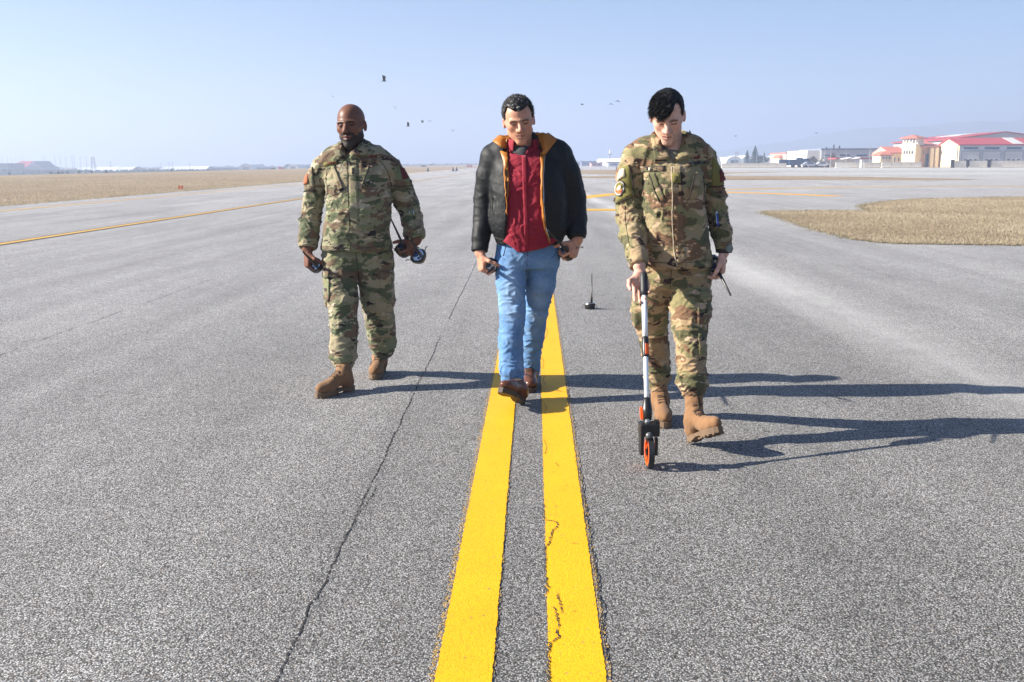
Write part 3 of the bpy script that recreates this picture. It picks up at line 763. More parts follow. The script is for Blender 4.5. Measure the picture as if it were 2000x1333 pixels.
# --- barriers (each run is one wall made of panels)
def barrier(px0, px1, pytop, Y, label, mat=W_CONC, pw=2.4, z0=0.0, group='barrier runs along the apron'):
    xa, xb = X_at(px0,Y), X_at(px1,Y); h = Z_at(px0,pytop,Y)-z0
    t = empty('barrier_wall', (xa,Y,z0), label, 'wall', group)
    n = max(1,int(round((xb-xa)/pw))); w = (xb-xa)/n; me = None
    for k in range(n):
        if me is None:
            o = MB().box(xa+.03,xa+w-.03,Y-.15,Y+.15,z0,z0+h).build('panel', mat, t); me = o.data
        else:
            o = bpy.data.objects.new('panel', me); COL.objects.link(o); o.parent = t; o.location = (w*k,0,random.uniform(-.03,.03))
    MB().box(xa,xb,Y-.4,Y+.4,z0,z0+.25).build('footing', mat, t)
barrier(1409,1536,319.3,262,'long concrete barrier in front of the evergreens')
barrier(1632,1679,317.6,243,'concrete barrier below the white canopies')
barrier(1687,1719,317.6,243,'short concrete barrier left of the porch block')
barrier(1722,1800,317.2,240,'concrete barrier in front of the lookout tower')
W_CORR = plain('pale_corrugated_fence', (.85,.78,.66), .7)
barrier(1865,1887,315,236,'short pale slatted fence at the fire station corner',W_CORR,1.0)
barrier(1891,1928,315,236,'pale slatted fence before the middle bay door',W_CORR,1.0)
barrier(1936,2040,315,236,'pale slatted fence at the right picture edge',W_CORR,1.0)
for (a, lab) in ((1889.5,'dark steel fence post left of the middle slatted fence'),(1931,'thick dark fence post between the two right slatted fences'),(1860.5,'wide dark gate post at the fire station corner')):
    x = X_at(a,236); o = MB().box(x-.35,x+.35,235.7,236.3,0,1.7).box(x-.45,x+.45,235.6,236.4,1.7,1.8).build('fence_post', W_DARK); tag(o, lab, 'post', 'dark fence posts')
# brown verge in front of the barriers
sheet('barrier_verge', [(X_at(1392,262),258),(X_at(1632,262),250),(X_at(1640,240),232),(X_at(2040,236),228),(X_at(2040,300),300),(X_at(1392,300),300)], .008, M_FIELD)
sheet('apron', [(X_at(1392,190),190),(X_at(2300,150),150),(X_at(2300,226),226),(X_at(1640,230),230),(X_at(1392,252),252)], .006, M_APRON)
sheet('apron', [(X_at(1420,120),120),(X_at(2300,105),105),(X_at(2300,118),118),(X_at(1430,133),133)], .006, M_APRON)
# --- trees on the right
conifer(1459,294.5,319,10,400,'slim evergreen at the left of the evergreen group')
conifer(1474,285.5,319,14,405,'tallest dark evergreen of the group behind the barrier',1700)
conifer(1492,299.0,319,9,395,'short evergreen right of the tallest one',900)
round_tree(1484,303,319,12,398,'low bushy evergreen between the tall and the short evergreens',L_CON,1100,'evergreens behind the concrete barrier',name='bushy_tree')
round_tree(1498,304,319,7,402,'small round dark tree at the right end of the evergreens',L_CON,700,'evergreens behind the concrete barrier',name='bushy_tree')
round_tree(1591,305,319,10,285,'reddish brown leafless tree before the white end wall',L_BRN,900)
round_tree(1603,310,320,8,283,'olive green shrub at the corner of the long grey building',L_OLV,700)
round_tree(1625,298,312,9,294,'brown leafless tree against the long grey building',L_BRN,800)
for (a,b_,w,l) in ((1613,288,5,'flat-topped pine left above the grey roof'),(1627,283.5,3.5,'thin spire-like pine above the grey roof'),(1638,285.5,6,'pointed broad pine above the grey roof')): conifer(a,b_,320,w*1.4,345,l,900,'pines above the long grey building')
round_tree(1720,288.5,318,11,350,'broad dark green tree rising behind the grey roof end',L_HED,900)
round_tree(1757,287.5,318,5,360,'small dark tree top left of the tower',L_HED,500)
for k, (a,b_) in enumerate(((1464,297),(1477.5,296),(1491,296.5),(1505,311))): pole(a,b_,300,ORD[k]+' thin lamp pole from the left in front of the evergreens','lamp poles before the evergreens',.06)
for (a,b_,l) in ((1610,292,'thin pole at the left end of the grey building'),(1622,290,'second thin pole before the grey building'),(1652,293,'thin pole above the white canopies'),(1698,288,'pole before the middle of the grey building'),(1722,288,'pole beside the porch block')): pole(a,b_,275,l,'poles along the grey building',.07)
lattice(1438.5,297,300,.8,'open steel lattice pylon before the white tents',0,1.0)
wm = empty('antenna_mast', (X_at(1191,390),390,0), 'thin mast with white tip above the white tent hangar', 'mast')
xq = X_at(1191,390)
MB().tube([(xq,390,0),(xq,390,Z_at(1191,302,390))], .16, 7).build('mast', W_STEEL, wm)
MB().tube([(xq,390,Z_at(1191,300.5,390)),(xq,390,Z_at(1191,293,390))], [.35,.15], 8).build('white_tip', W_TENT, wm)
MB().box(xq-.8,xq+.8,389.5,390.5,Z_at(1191,302.4,390),Z_at(1191,301,390)).build('platform', W_STEEL, wm)
lattice(1217.5,297.5,500,1.6,'hazy lattice mast beside a camouflaged shoulder',0)
# white canopies
for (a, l) in ((1651,'left white pointed canopy behind the barrier'),(1669,'right white pointed canopy behind the barrier')):
    xa, Yq = X_at(a,252), 252.0; zt = Z_at(a,308.5,Yq)
    t = empty('white_canopy', (xa,Yq,0), l, 'canopy', 'white canopies behind the barrier')
    w_ = 1.5
    MB().add([(xa-w_*.6,Yq,2.0),(xa+w_,Yq,2.4),(xa+w_*1.1,Yq+3,2.6),(xa-w_*.4,Yq+3,2.2),(xa+.2,Yq+1.5,zt),(xa+.9,Yq+1.5,zt*.97)], [(0,1,5,4),(1,2,5),(2,3,4,5),(3,0,4),(3,2,1,0)]).build('fabric', W_TENT, t)
    for (i,j) in ((-.5,0),(.95,0),(.95,3),(-.35,3)): MB().tube([(xa+i*w_,Yq+j,0),(xa+i*w_,Yq+j,2.3)], .06, 6).build('post', W_STEEL, t)
# barrier gate cabinet
o = MB().box(X_at(1681,240),X_at(1685,240),239.5,240.6,0,1.75).box(X_at(1680.6,240),X_at(1685.4,240),239.4,240.7,1.75,1.85).build('white_cabinet', W_WHITE); tag(o,'white cabinet in the gap between two concrete barriers','cabinet')
# vehicles
def vehicle(px, Y, L, H, label, mat, kind='car', z0=0.0):
    x = X_at(px,Y); t = empty('parked_'+kind, (x,Y,z0), label, kind, 'vehicles parked by the grey building')
    w = 1.8
    if kind == 'car':
        prof = [(-L/2,.35),(L/2,.35),(L/2,.8),(L*.32,.95),(L*.18,H),(-L*.25,H),(-L*.42,.95),(-L/2,.85)]
    else:
        prof = [(-L/2,.5),(L/2,.5),(L/2,1.3),(L*.42,H*.95),(L*.22,H),(L*.2,H*.8),(-L/2,H*.8)]
    MB().prism([(x+a,z0+b) for a,b in prof], Y-w/2, Y+w/2, 1).build('body', mat, t)
    k = .17 if kind == 'car' else .3
    MB().box(x-L*.2,x+L*.16,Y-w/2-.02,Y+w/2+.02,z0+H*.68,z0+H*.92).build('side_window', W_GLASS, t) if kind == 'car' else MB().box(x+L*.24,x+L*.40,Y-w/2-.02,Y+w/2+.02,z0+H*.62,z0+H*.88).build('side_window', W_GLASS, t)
    for a in (-.32,.32):
        for q in (-1,1):
            wh = MB().tube([(x+a*L,Y+q*(w/2-.12),z0+.34),(x+a*L,Y+q*(w/2+.04),z0+.34)], .34, 12).build('tyre', W_TYRE, t)
vehicle(1546,270,6.5,2.6,'dark blue truck parked left of the white end wall',W_NAVY,'truck')
vehicle(1562,268,5.5,2.4,'second dark blue truck, nearer the white end wall',W_NAVY,'truck')
vehicle(1582,262,4.2,1.45,'silver car parked under the leafless tree',W_SILV)
vehicle(1595,264,4.2,1.45,'dark blue car right of the silver car',W_NAVY)
vehicle(1606,263,4.0,1.45,'white car parked at the taupe annex',W_TENT)

# ---------------------------------------------------------------- left-hand background
YL = 620.0
def lz(px, Y=YL): return float(terrain_z(X_at(px,Y),Y))
z0 = lz(50)
rx0, rx1 = X_at(17,YL), X_at(86,YL); re, rt = Z_at(50,327,YL), Z_at(50,315,YL)
rh = empty('red_roof_hangar', (rx0,YL,z0), 'hazy hangar with red roof and dark gabled end at far left', 'hangar')
xg = X_at(50,YL)
MB().box(rx0,rx1,YL,YL+20,z0,re).build('wall', W_SLATE, rh)
MB().box(rx0+2,xg-2,YL-.3,YL-.02,re-5,re-1).build('red_band', W_TILE, rh)
xa_ = X_at(67,YL)
MB().prism([(xg,re),(rx1,re),(rx1-3,re+.6),(xa_,rt)], YL-.2, YL+20, 1).build('gable_end', W_SLATE, rh)
rfv = [(rx0-.5,YL-.6,re+.1),(xg+1,YL-.6,re+.1),(X_at(62,YL),YL+9,rt),(X_at(28,YL),YL+9,rt),(rx0-.5,YL+20,re+.1),(xg+1,YL+20,re+.1)]
mesh_obj('roof', rfv, [(0,1,2,3),(5,4,3,2),(4,0,3),(1,5,2)], W_TILE, rh)
for k in range(5):
    c = xg+2+(rx1-xg-4)*(k+.5)/5; MB().box(c-1.6,c+1.6,YL-.5,YL-.22,z0,z0+(re-z0)*.5).build('door_leaf', W_GREY, rh)
block('far_grey_building',-20,16,321,560,18,'hazy grey building at the left picture edge',W_SLATE,lz(0,560))
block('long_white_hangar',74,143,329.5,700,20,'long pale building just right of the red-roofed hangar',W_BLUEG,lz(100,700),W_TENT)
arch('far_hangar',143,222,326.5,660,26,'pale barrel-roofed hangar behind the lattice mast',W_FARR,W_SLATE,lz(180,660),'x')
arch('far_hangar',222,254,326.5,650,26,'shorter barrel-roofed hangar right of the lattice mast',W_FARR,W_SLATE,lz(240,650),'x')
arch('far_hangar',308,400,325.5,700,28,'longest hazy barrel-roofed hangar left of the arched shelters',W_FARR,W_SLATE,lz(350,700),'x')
block('far_low_building',258,304,331,720,14,'low hazy building between two far hangars',W_GREY,lz(280,720))
block('far_slate_wall',413,531,328.6,600,8,'long slate blue building in front of the arched shelter',W_SLATE,lz(470,600))
arch('aircraft_shelter',466,494,320.5,590,30,'grey arched aircraft shelter above the slate blue building',W_TENT,W_BLUEG,lz(480,590),cat='shelter')
arch('aircraft_shelter',553,572,321.5,640,30,'dark arched shelter left of the white shelter',W_SLATE,W_SLATE,lz(560,640),cat='shelter')
arch('aircraft_shelter',562,582,321.0,600,22,'small bright white arched shelter near the camouflaged sleeve',W_TENT,W_TENT,lz(572,600),cat='shelter')
block('far_blue_building',583,640,323.5,720,16,'hazy blue building half behind the left man',W_SLATE,lz(600,720))
for k, a in enumerate((5,15,23.5,31.5,40,47)): pole(a,306.5+((k*7)%5),680,ORD[k]+' tall thin mast from the left picture edge, behind the red-roofed hangar','tall masts behind the red-roofed hangar',.16)
for k, a in enumerate((87,107.5,118.5,129,141,145.5,157.5,169)): pole(a,305.5+((k*5)%4),640,ORD[k]+' tall thin mast right of the red-roofed hangar, counted towards the lattice mast','tall masts right of the red-roofed hangar',.16)
lattice(182,306.5,640,3.2,'tall hazy lattice mast at the far left',lz(182,640))
for k, (a,b_,Y_) in enumerate(((216,317,600),(314,321,640),(330,319.5,640),(337,319,640),(370,320.5,640))): pole(a,b_,Y_,ORD[k]+' short pole right of the lattice mast, above the far hangars','short poles at the far hangars',.2)
# tree belts far away: read as one mass
def belt(name, label, pxs, Y, n, size):
    C = []
    for (a, b_, top) in pxs:
        m = int(n*(b_-a)/sum(q[1]-q[0] for q in pxs)); pxr = RNG.uniform(a,b_,m)
        zb = np.array([terrain_z(X_at(p_,Y),Y) for p_ in pxr]); 
        zt = np.array([Z_at(p_,top+1.6*math.sin(p_*.35)*math.sin(p_*.13+1)-.9*math.sin(p_*.9),Y) for p_ in pxr])
        C.append(np.c_[[X_at(p_,Y) for p_ in pxr], Y+RNG.uniform(-9,9,m), zb+(zt-zb)*RNG.random(m)**.6])
    o = leaves_obj(name, np.concatenate(C), size, L_HED, None); tag(o, label, None, None, 'stuff')
belt('far_hedge', 'hazy blue hedge along the far edge of the left field', [(-30,95,333.5),(95,300,334),(300,420,333)], 540, 7000, .75)
belt('far_woodland', 'faint blue woodland along the horizon on the left', [(40,200,330),(200,430,329),(420,600,326.5),(600,980,323.0)], 1150, 6000, 1.8)
belt('far_woodland', 'faint blue woodland along the horizon on the right', [(1050,1240,317.5),(1380,1560,313.5),(1560,1800,310)], 1150, 3000, 2.0)
round_tree(150,328,340,7,560,'hazy round tree right of the tall masts',L_HED,400,None,lz(150,560))
round_tree(267,326,338,6,600,'hazy round tree between the far hangars',L_HED,400,None,lz(267,600))
round_tree(828,323,327,6,420,'dark clump of bushes on the field beside the left man',L_CON,400,None,-.3)
round_tree(842,320.5,327,5,700,'hazy tree beyond the dark clump of bushes',L_HED,300,None,-.3)
# signs on the field
def field_sign(px, pyb, pyt, wpx, label, dark=True):
    Y = 300.0; x = X_at(px,Y); zb, zt = Z_at(px,pyb,Y), Z_at(px,pyt,Y); w = wpx/FPX*Y/2
    if dark:
        t = empty('field_sign', (x,Y,zb), label, 'sign')
        MB().box(x-w,x+w,Y-.15,Y+.15,zb+.15,zt).build('board', W_DARK, t)
        MB().box(x-w*.22,x+w*.22,Y-.19,Y-.151,zb+(zt-zb)*.3,zb+(zt-zb)*.8).build('pale_mark', W_TENT, t)
        for q in (-1,1): MB().box(x+q*w*.8-.06,x+q*w*.8+.06,Y-.1,Y+.1,float(terrain_z(x,Y))-.2,zb+.15).build('post', W_STEEL, t)
    else:
        t = empty('chequered_board', (x,Y,zb), label, 'board', 'red and white chequered boards')
        MB().box(x-w,x+w,Y-.1,Y+.1,zb+.1,zt).build('board', W_TENT, t)
        nx_, nz_ = 6, 3
        for i in range(nx_):
            for j in range(nz_):
                if (i+j)%2 == 0:
                    MB().box(x-w+2*w*i/nx_,x-w+2*w*(i+1)/nx_,Y-.13,Y-.101,zb+.1+(zt-zb-.1)*j/nz_,zb+.1+(zt-zb-.1)*(j+1)/nz_).build('red_square', W_RED, t)
        for q in (-1,1): MB().box(x+q*w*.8-.06,x+q*w*.8+.06,Y+.1,Y+.25,float(terrain_z(x,Y))-.2,zt-.1).build('post', W_STEEL, t)
field_sign(533.5,335,328.6,6.2,'black field sign with a pale mark on the left field')
field_sign(548.5,332.6,326.2,10.5,'red and white chequered board right of the black field sign',False)
field_sign(917,327.2,322.2,11,'red and white chequered board near the leather-jacketed sleeve',False)
for (a,b_,w_,l) in ((98,341.5,3,'pair of dark boxes nearest the red-roofed hangar'),(112.5,341.5,2.4,'dark box in the middle of the field edge row'),(120,341.5,2.2,'dark box right of the middle of the field edge row'),(130.5,341,1.6,'narrow dark box under the tall masts'),(153,340,1.6,'dark box left of the lattice mast foot'),(178,340,1.4,'slim dark box at the lattice mast foot'),(206,339.3,1.4,'slim dark box right of the lattice mast'),(16.5,343,1.3,'dark box at the foot of the grey building'),(334,336,1.1,'slim dark box before the longest far hangar')):
    Y = 330.0; x = X_at(a,Y); zb = float(terrain_z(x,Y)); zb = min(zb, Z_at(a,b_,Y)); zt = Z_at(a,b_-5.2,Y); w = w_/FPX*Y
    o = MB().box(x-w,x+w,Y-.4,Y+.4,zb,zt).box(x-w*.4,x+w*.4,Y-.3,Y+.3,zt,zt+.2).build('equipment_box', W_DARK); tag(o,l,'box','equipment boxes along the field edge')
# orange edge marker
pm = G(353,371.5); mk = empty('edge_marker', pm, 'orange twin reflector marker at the left grass edge', 'marker')
for q in (-.075,.075):
    MB().box(pm[0]+q-.05,pm[0]+q+.05,pm[1]-.02,pm[1]+.02,.06,.24).build('reflector', W_ORNG, mk)
    MB().box(pm[0]+q-.012,pm[0]+q+.012,pm[1]-.01,pm[1]+.01,0,.06).build('post', W_STEEL, mk)
# small things on the runway edge
for (a,b_,l) in ((835.5,327.6,'white and black marker cone on the field beside the bushes'),(884.5,327.5,'dark edge light left of the chequered board'),(891.5,327.4,'second dark edge light left of the chequered board'),(1205,327.5,'dark marker on the grass before the white tent hangar')):
    Y = 180.0; x = X_at(a,Y); zb = -.03; o = MB().tube([(x,Y,zb),(x,Y,zb+.1)], .35, 8).tube([(x,Y,zb+.1),(x,Y,zb+.75)], [.22,.05], 8).build('edge_light', W_DARK); tag(o,l,'light','edge lights far down the taxiway')

# hill in the haze
hx = np.linspace(150, 2100, 60); hyv = np.linspace(1500, 2400, 22); V = []
for j, y in enumerate(hyv):
    for i, x in enumerate(hx):
        prof = .60*np.interp(x, [150,300,460,650,880,1220,1700,2100], [0,25,62,104,138,155,140,0])
        s = math.sin(math.pi*min(1, (j/(len(hyv)-1))))**.7
        V.append((x, y, -.5+prof*s*(1+.08*math.sin(x*.011+y*.004)+.05*math.sin(x*.031+2))))
nq = len(hx)
tag(mesh_obj('hill', V, [(j*nq+i,j*nq+i+1,(j+1)*nq+i+1,(j+1)*nq+i) for j in range(len(hyv)-1) for i in range(nq-1)], plain('wooded_slope',(.11,.135,.125),.9,var=.3,scale=.01), None, True), kind='structure')

# birds
def bird(px, py, span, flap, head, label, Y=70.0):
    p = P(px, py, Y); s = 1.5*span/FPX*Y
    ca, sa = math.cos(head), math.sin(head)
    def T(x, y, z): return (p[0]+s*(ca*x-sa*y), p[1]+s*(sa*x+ca*y), p[2]+s*z)
    t = empty('bird', p, label, 'bird', 'dark birds in the sky')
    MB().tube([T(0,-.42,0),T(0,-.3,.02),T(0,0,.03),T(0,.25,.01),T(0,.5,0)], [s*.02,s*.07,s*.10,s*.06,s*.015], 7).build('body', W_DARK, t)
    for q in (-1,1):
        pts = [(0,-.2),(0,.18),(.30,.14),(.52,.12),(.5,-.08),(.28,-.22)]
        v = [T(q*a, b, .05+flap*a*(1.2 if a < .4 else 1.0)) for a,b in pts]+[T(q*a, b, .08+flap*a*(1.2 if a < .4 else 1.0)) for a,b in pts]
        MB().add(v, [(0,1,2,5),(5,2,3,4),(6,11,8,7),(11,10,9,8),(0,5,11,6),(5,4,10,11),(4,3,9,10),(3,2,8,9),(2,1,7,8)]).build('wing', W_DARK, t)
    MB().add([T(-.05,.4,0),T(.05,.4,0),T(.1,.62,0),T(-.1,.62,0),T(0,.45,.03)], [(0,1,2,3),(0,4,1),(1,4,2),(2,4,3),(3,4,0)]).build('tail', W_DARK, t)
for b_ in ((650,189,4.5,.15,.3,'small bird at far left, above the bald man'),(750,159,8,1.6,1.4,'highest bird, with wings raised'),(772,212,6,1.1,.2,'bird with V-shaped wings right of the bald head'),(797,247,6,1.5,1.5,'bird lower left of the close pair'),(825,239.5,5,.9,1.0,'left bird of the close pair'),(839,237.5,6,.25,.1,'right bird of the close pair'),(884.5,256.5,6,.55,.1,'lowest bird left of the leather jacket'),(1137,205,5,.4,.9,'lone bird just right of the grey-haired man'),(1193,203.5,6.5,-.45,.2,'lower bird of the pair left of the dark-haired man'),(1206,197.5,7,-.5,.3,'upper bird of the pair left of the dark-haired man'),(1437,266.5,4,.2,.4,'tiny bird right of the camouflaged shoulder'),(1594.5,261,5,.2,.1,'tiny bird far right above the grey building')):
    bird(*b_)
# ================================================================ people: signed-distance modelling
def smin(a, b, k):
    h = np.clip(.5+.5*(b-a)/k, 0, 1); return b+(a-b)*h-k*h*(1-h)
def smax(a, b, k): return -smin(-a, -b, k)
def rcone(p, a, b, ra, rb):
    a = np.asarray(a, np.float32); ab = np.asarray(b, np.float32)-a
    pa = p-a; t = np.clip((pa@ab)/max(float(ab@ab), 1e-9), 0, 1)
    q = pa-t[:,None]*ab
    return np.sqrt((q*q).sum(1))-(ra+(rb-ra)*t)
def ell(p, c, r):
    q = p-np.asarray(c, np.float32); r = np.asarray(r, np.float32)
    k0 = np.sqrt(((q/r)**2).sum(1)); k1 = np.sqrt(((q/(r*r))**2).sum(1))+1e-6
    return k0*(k0-1)/k1
class Prim:
    def __init__(s, f, lo, hi, k=.01, op='u'): s.f = f; s.lo = np.asarray(lo, float); s.hi = np.asarray(hi, float); s.k = k; s.op = op
def tube_prim(pts, rs, k=.02, flat=False):
    pts = [np.asarray(p, float) for p in pts]; R = max(rs)
    lo = np.min(pts, 0)-R; hi = np.max(pts, 0)+R
    dirn = pts[-1]-pts[-2]; dirn = (dirn/np.linalg.norm(dirn)).astype(np.float32); end = pts[-1].astype(np.float32)
    def f(p):
        d = None
        for i in range(len(pts)-1):
            e = rcone(p, pts[i], pts[i+1], rs[i], rs[i+1]); d = e if d is None else smin(d, e, .012)
        if flat: d = smax(d, (p-end)@dirn, .004)
        return d
    return Prim(f, lo, hi, k)
def loft_prim(rows, k=.02, n=2.35):
    rows = sorted(rows, key=lambda r: r[0]); A = np.array(rows, np.float32)
    lo = [float((A[:,1]-A[:,3]).min()), float((A[:,2]-A[:,4]).min()), float(A[0,0])]
    hi = [float((A[:,1]+A[:,3]).max()), float((A[:,2]+A[:,4]).max()), float(A[-1,0])]
    # resample smoothly
    zz = np.linspace(A[0,0], A[-1,0], 60); B = [np.interp(zz, A[:,0], A[:,i]) for i in range(1,5)]
    ker = np.ones(7)/7
    B = [np.convolve(np.pad(b, 3, mode='edge'), ker, 'valid') for b in B]
    def f(p):
        z = p[:,2]; cx, cy, rx, ry = [np.interp(z, zz, b).astype(np.float32) for b in B]
        kk = (np.abs((p[:,0]-cx)/rx)**n+np.abs((p[:,1]-cy)/ry)**n)**(1/n)
        d = (kk-1)*np.minimum(rx, ry)*.95
        return smax(d, np.maximum(A[0,0]-z, z-A[-1,0]), .012)
    return Prim(f, lo, hi, k)
def sdf_eval(prims, p, bb=None):
    """p (n,3), or (blocks,m,3) with the blocks' corners bb for culling"""
    d = np.full(p.shape[:-1], 1.0, np.float32)
    for q in prims:
        if bb is not None:
            m = .03+q.k
            s = np.nonzero(np.all((bb[1] > q.lo-m) & (bb[0] < q.hi+m), axis=1))[0]
            if len(s) == 0: continue
            e = q.f(p[s].reshape(-1,3)).astype(np.float32).reshape(len(s), -1); c = d[s]
        else: s = slice(None); e = q.f(p).astype(np.float32); c = d
        if q.op == 'u': d[s] = smin(c, e, q.k)
        else: d[s] = smax(c, -e, q.k)
    return d
def sdf_mesh(prims, h, pad=.03):
    B = 8
    lo = np.min([q.lo for q in prims if q.op == 'u'], 0)-pad; hi = np.max([q.hi for q in prims if q.op == 'u'], 0)+pad
    nb = np.ceil((hi-lo)/(h*B)).astype(int); N = nb*B
    bi = np.stack(np.meshgrid(*[np.arange(n) for n in nb], indexing='ij'), -1).reshape(-1, 3)
    cen = (lo+(bi+.5)*h*B).astype(np.float32)
    dc = sdf_eval(prims, cen)
    act = bi[np.abs(dc) < h*B*1.35]
    o = np.stack(np.meshgrid(*[np.arange(B+1)]*3, indexing='ij'), -1).reshape(-1, 3)
    VV = []; ids = []; edges = []
    S = (N+2)
    def gid(c): return (c[...,0].astype(np.int64)*S[1]+c[...,1])*S[2]+c[...,2]
    n9 = B+1
    for s in range(0, len(act), 2000):
        blk = act[s:s+2000]
        idx = blk[:,None,:]*B+o[None]                    # (nb,729,3)
        D = sdf_eval(prims, (lo+idx*h).astype(np.float32), (lo+blk*B*h, lo+(blk+1)*B*h)).reshape(len(blk), n9, n9, n9)
        sg = D < 0
        cnt = np.zeros((len(blk), B, B, B), np.int8)
        for a in (0,1):
            for b in (0,1):
                for c in (0,1): cnt += sg[:, a:a+B, b:b+B, c:c+B]
        ci = np.argwhere((cnt > 0) & (cnt < 8))
        if len(ci) == 0: continue
        bb, x, y, z = ci.T
        acc = np.zeros((len(ci), 3), np.float32); num = np.zeros(len(ci), np.float32)
        cor = [(a,b,c) for a in (0,1) for b in (0,1) for c in (0,1)]
        val = {q: D[bb, x+q[0], y+q[1], z+q[2]] for q in cor}
        for q in cor:
            for ax in range(3):
                if q[ax] == 0:
                    r = list(q); r[ax] = 1; r = tuple(r); v0, v1 = val[q], val[r]
                    m = (v0 < 0) != (v1 < 0)
                    t = np.where(m, v0/np.where(v0 == v1, 1, v0-v1), 0)
                    pt = np.tile(np.array(q, np.float32), (len(ci),1)); pt[:,ax] = t
                    acc += pt*m[:,None]; num += m
        cell = blk[bb]*B+ci[:,1:]
        VV.append(lo+(cell+acc/num[:,None])*h); ids.append(gid(cell))
        for ax in range(3):
            sl0 = [slice(None), slice(0,B), slice(0,B), slice(0,B)]; sl1 = list(sl0); sl1[1+ax] = slice(1,B+1)
            A0, A1 = sg[tuple(sl0)], sg[tuple(sl1)]
            e = np.argwhere(A0 != A1)
            if len(e):
                g = blk[e[:,0]]*B+e[:,1:]; edges.append((ax, g, A0[tuple(e.T)]))
    V = np.concatenate(VV); I = np.concatenate(ids); order = np.argsort(I); I = I[order]; V = V[order]
    Q = []
    for ax, g, inn in edges:
        u, v = (ax+1) % 3, (ax+2) % 3
        c = []
        for (du, dv) in ((-1,-1),(0,-1),(0,0),(-1,0)):
            k = g.copy(); k[:,u] += du; k[:,v] += dv; c.append(gid(k))
        c = np.stack(c, 1); pos = np.searchsorted(I, c); pos = np.clip(pos, 0, len(I)-1)
        ok = np.all(I[pos] == c, axis=1)
        pos = pos[ok]; fl = inn[ok]
        pos[~fl] = pos[~fl][:, ::-1]
        Q.append(pos)
    return V.astype(np.float32), np.concatenate(Q)
def vnormals(V, Q):
    n = np.cross(V[Q[:,2]]-V[Q[:,0]], V[Q[:,3]]-V[Q[:,1]]); q = Q.T.ravel()
    N = np.stack([np.bincount(q, np.tile(n[:,k], 4), len(V)) for k in range(3)], 1)
    return N/(np.linalg.norm(N, axis=1)[:,None]+1e-9)
class SN:
    """cheap smooth noise: a sum of sines"""
    def __init__(s, seed, scale, n=9):
        r = np.random.default_rng(seed); k = r.normal(size=(n,3)); k /= np.linalg.norm(k,axis=1)[:,None]
        s.k = k*scale*r.uniform(.55,1.6,(n,1))*6.283; s.p = r.uniform(0,6.283,n); s.n = n
    def __call__(s, p): return np.sin(p@s.k.T+s.p).sum(1)/math.sqrt(s.n*.5)/1.6
def ridge(x): return (1-np.abs(np.sin(x)))**1.6-.32
def fold(V, c, R, d, lam, amp, seed, warp=.9):
    """creases across direction d around a joint"""
    c = np.asarray(c); d = np.asarray(d)/np.linalg.norm(d); q = V-c
    w = np.exp(-(q*q).sum(1)/(R*R))
    n1 = SN(seed, 9.0)(V)*warp; n2 = .55+.45*SN(seed+1, 13.0)(V)
    return amp*w*ridge(math.pi*(q@d)/lam+n1*2.2)*n2
def displace(V, Q, fields, base=0.0025, seed=1, sc=7.0, drape=0.0):
    N = vnormals(V, Q)
    d = base*SN(seed, sc)(V)+base*.6*SN(seed+5, sc*2.2)(V)
    if drape:                            # long soft creases wandering over the cloth
        for k, (sx, sz, am) in enumerate(((5.0,9.0,1.0),(8.0,5.0,.8),(11.0,17.0,.55))):
            W = V*np.array([sx, sx, sz], np.float32)/6.0; n = SN(seed+40+k, 6.0, 7)(W); m = np.clip(.45+.75*SN(seed+60+k, 3.5)(V), 0, 1)
            d = d+drape*am*m*((1-np.minimum(np.abs(n), 1))**2.2-.28)
    for f in fields: d = d+fold(V, *f)
    return (V+N*d[:,None]).astype(np.float32)
# ---------------------------------------------------------------- garment and skin materials
def make_camo(name, off, tint=(1,1,1)):
    t = NT(name); c = t.coord()
    w = t.n.new('ShaderNodeTexNoise'); t.put(w.inputs['Vector'], c); w.inputs['Scale'].default_value = 9; w.inputs['Detail'].default_value = 1
    wv = t.n.new('ShaderNodeVectorMath'); wv.operation = 'MULTIPLY_ADD'; t.put(wv.inputs[0], w.outputs['Color']); wv.inputs[1].default_value = (.05,.05,.05); t.put(wv.inputs[2], c)
    def layer(scale, o, det=3, st=(1,1,2.0)):
        return t.noise(t.mapping(wv.outputs[0], st, (off+o, off*.7+o*1.3, o*2.1)), scale, det, .55)
    def T(col): return tuple(.86*a*b for a, b in zip(col, tint))
    def step(n, th, e=.012): return t.ramp(n, [(th-e, (0,0,0)), (th+e, (1,1,1))])
    g = t.ramp(layer(3.0, 1.0, 2), [(0.35, T((.30,.245,.145))), (0.5, T((.335,.285,.185))), (0.65, T((.255,.245,.15)))])
    g = t.mix(step(layer(6.2, 3.1), .53), g, T((.205,.215,.115)))
    g = t.mix(step(layer(7.2, 7.7), .555), g, T((.092,.106,.056)))
    g = t.mix(step(layer(6.8, 12.3), .56), g, T((.165,.112,.07)))
    g = t.mix(step(layer(10.5, 15.9, 3, (1,1,2.2)), .625), g, T((.042,.027,.025)))
    g = t.mix(step(layer(11, 21.2, 3, (1,1,2.4)), .635), g, T((.43,.37,.27)))
    fine = t.noise(c, 300, 1)
    g = t.mix(1.0, g, t.ramp(fine, [(0.3, (.85,.85,.85)), (0.7, (1.1,1.1,1.1))]), 'MULTIPLY')
    wr = t.noise(t.mapping(c, (1,1,1.8)), 17, 3, .55, .6); wr2 = t.noise(c, 600, 1)
    nb = t.bump(wr, .5, .014); nb = t.bump(wr2, .12, .001, nb)
    t.b.inputs['Sheen Weight'].default_value = .15
    return t.done(g, .85, nb, spec=.2)
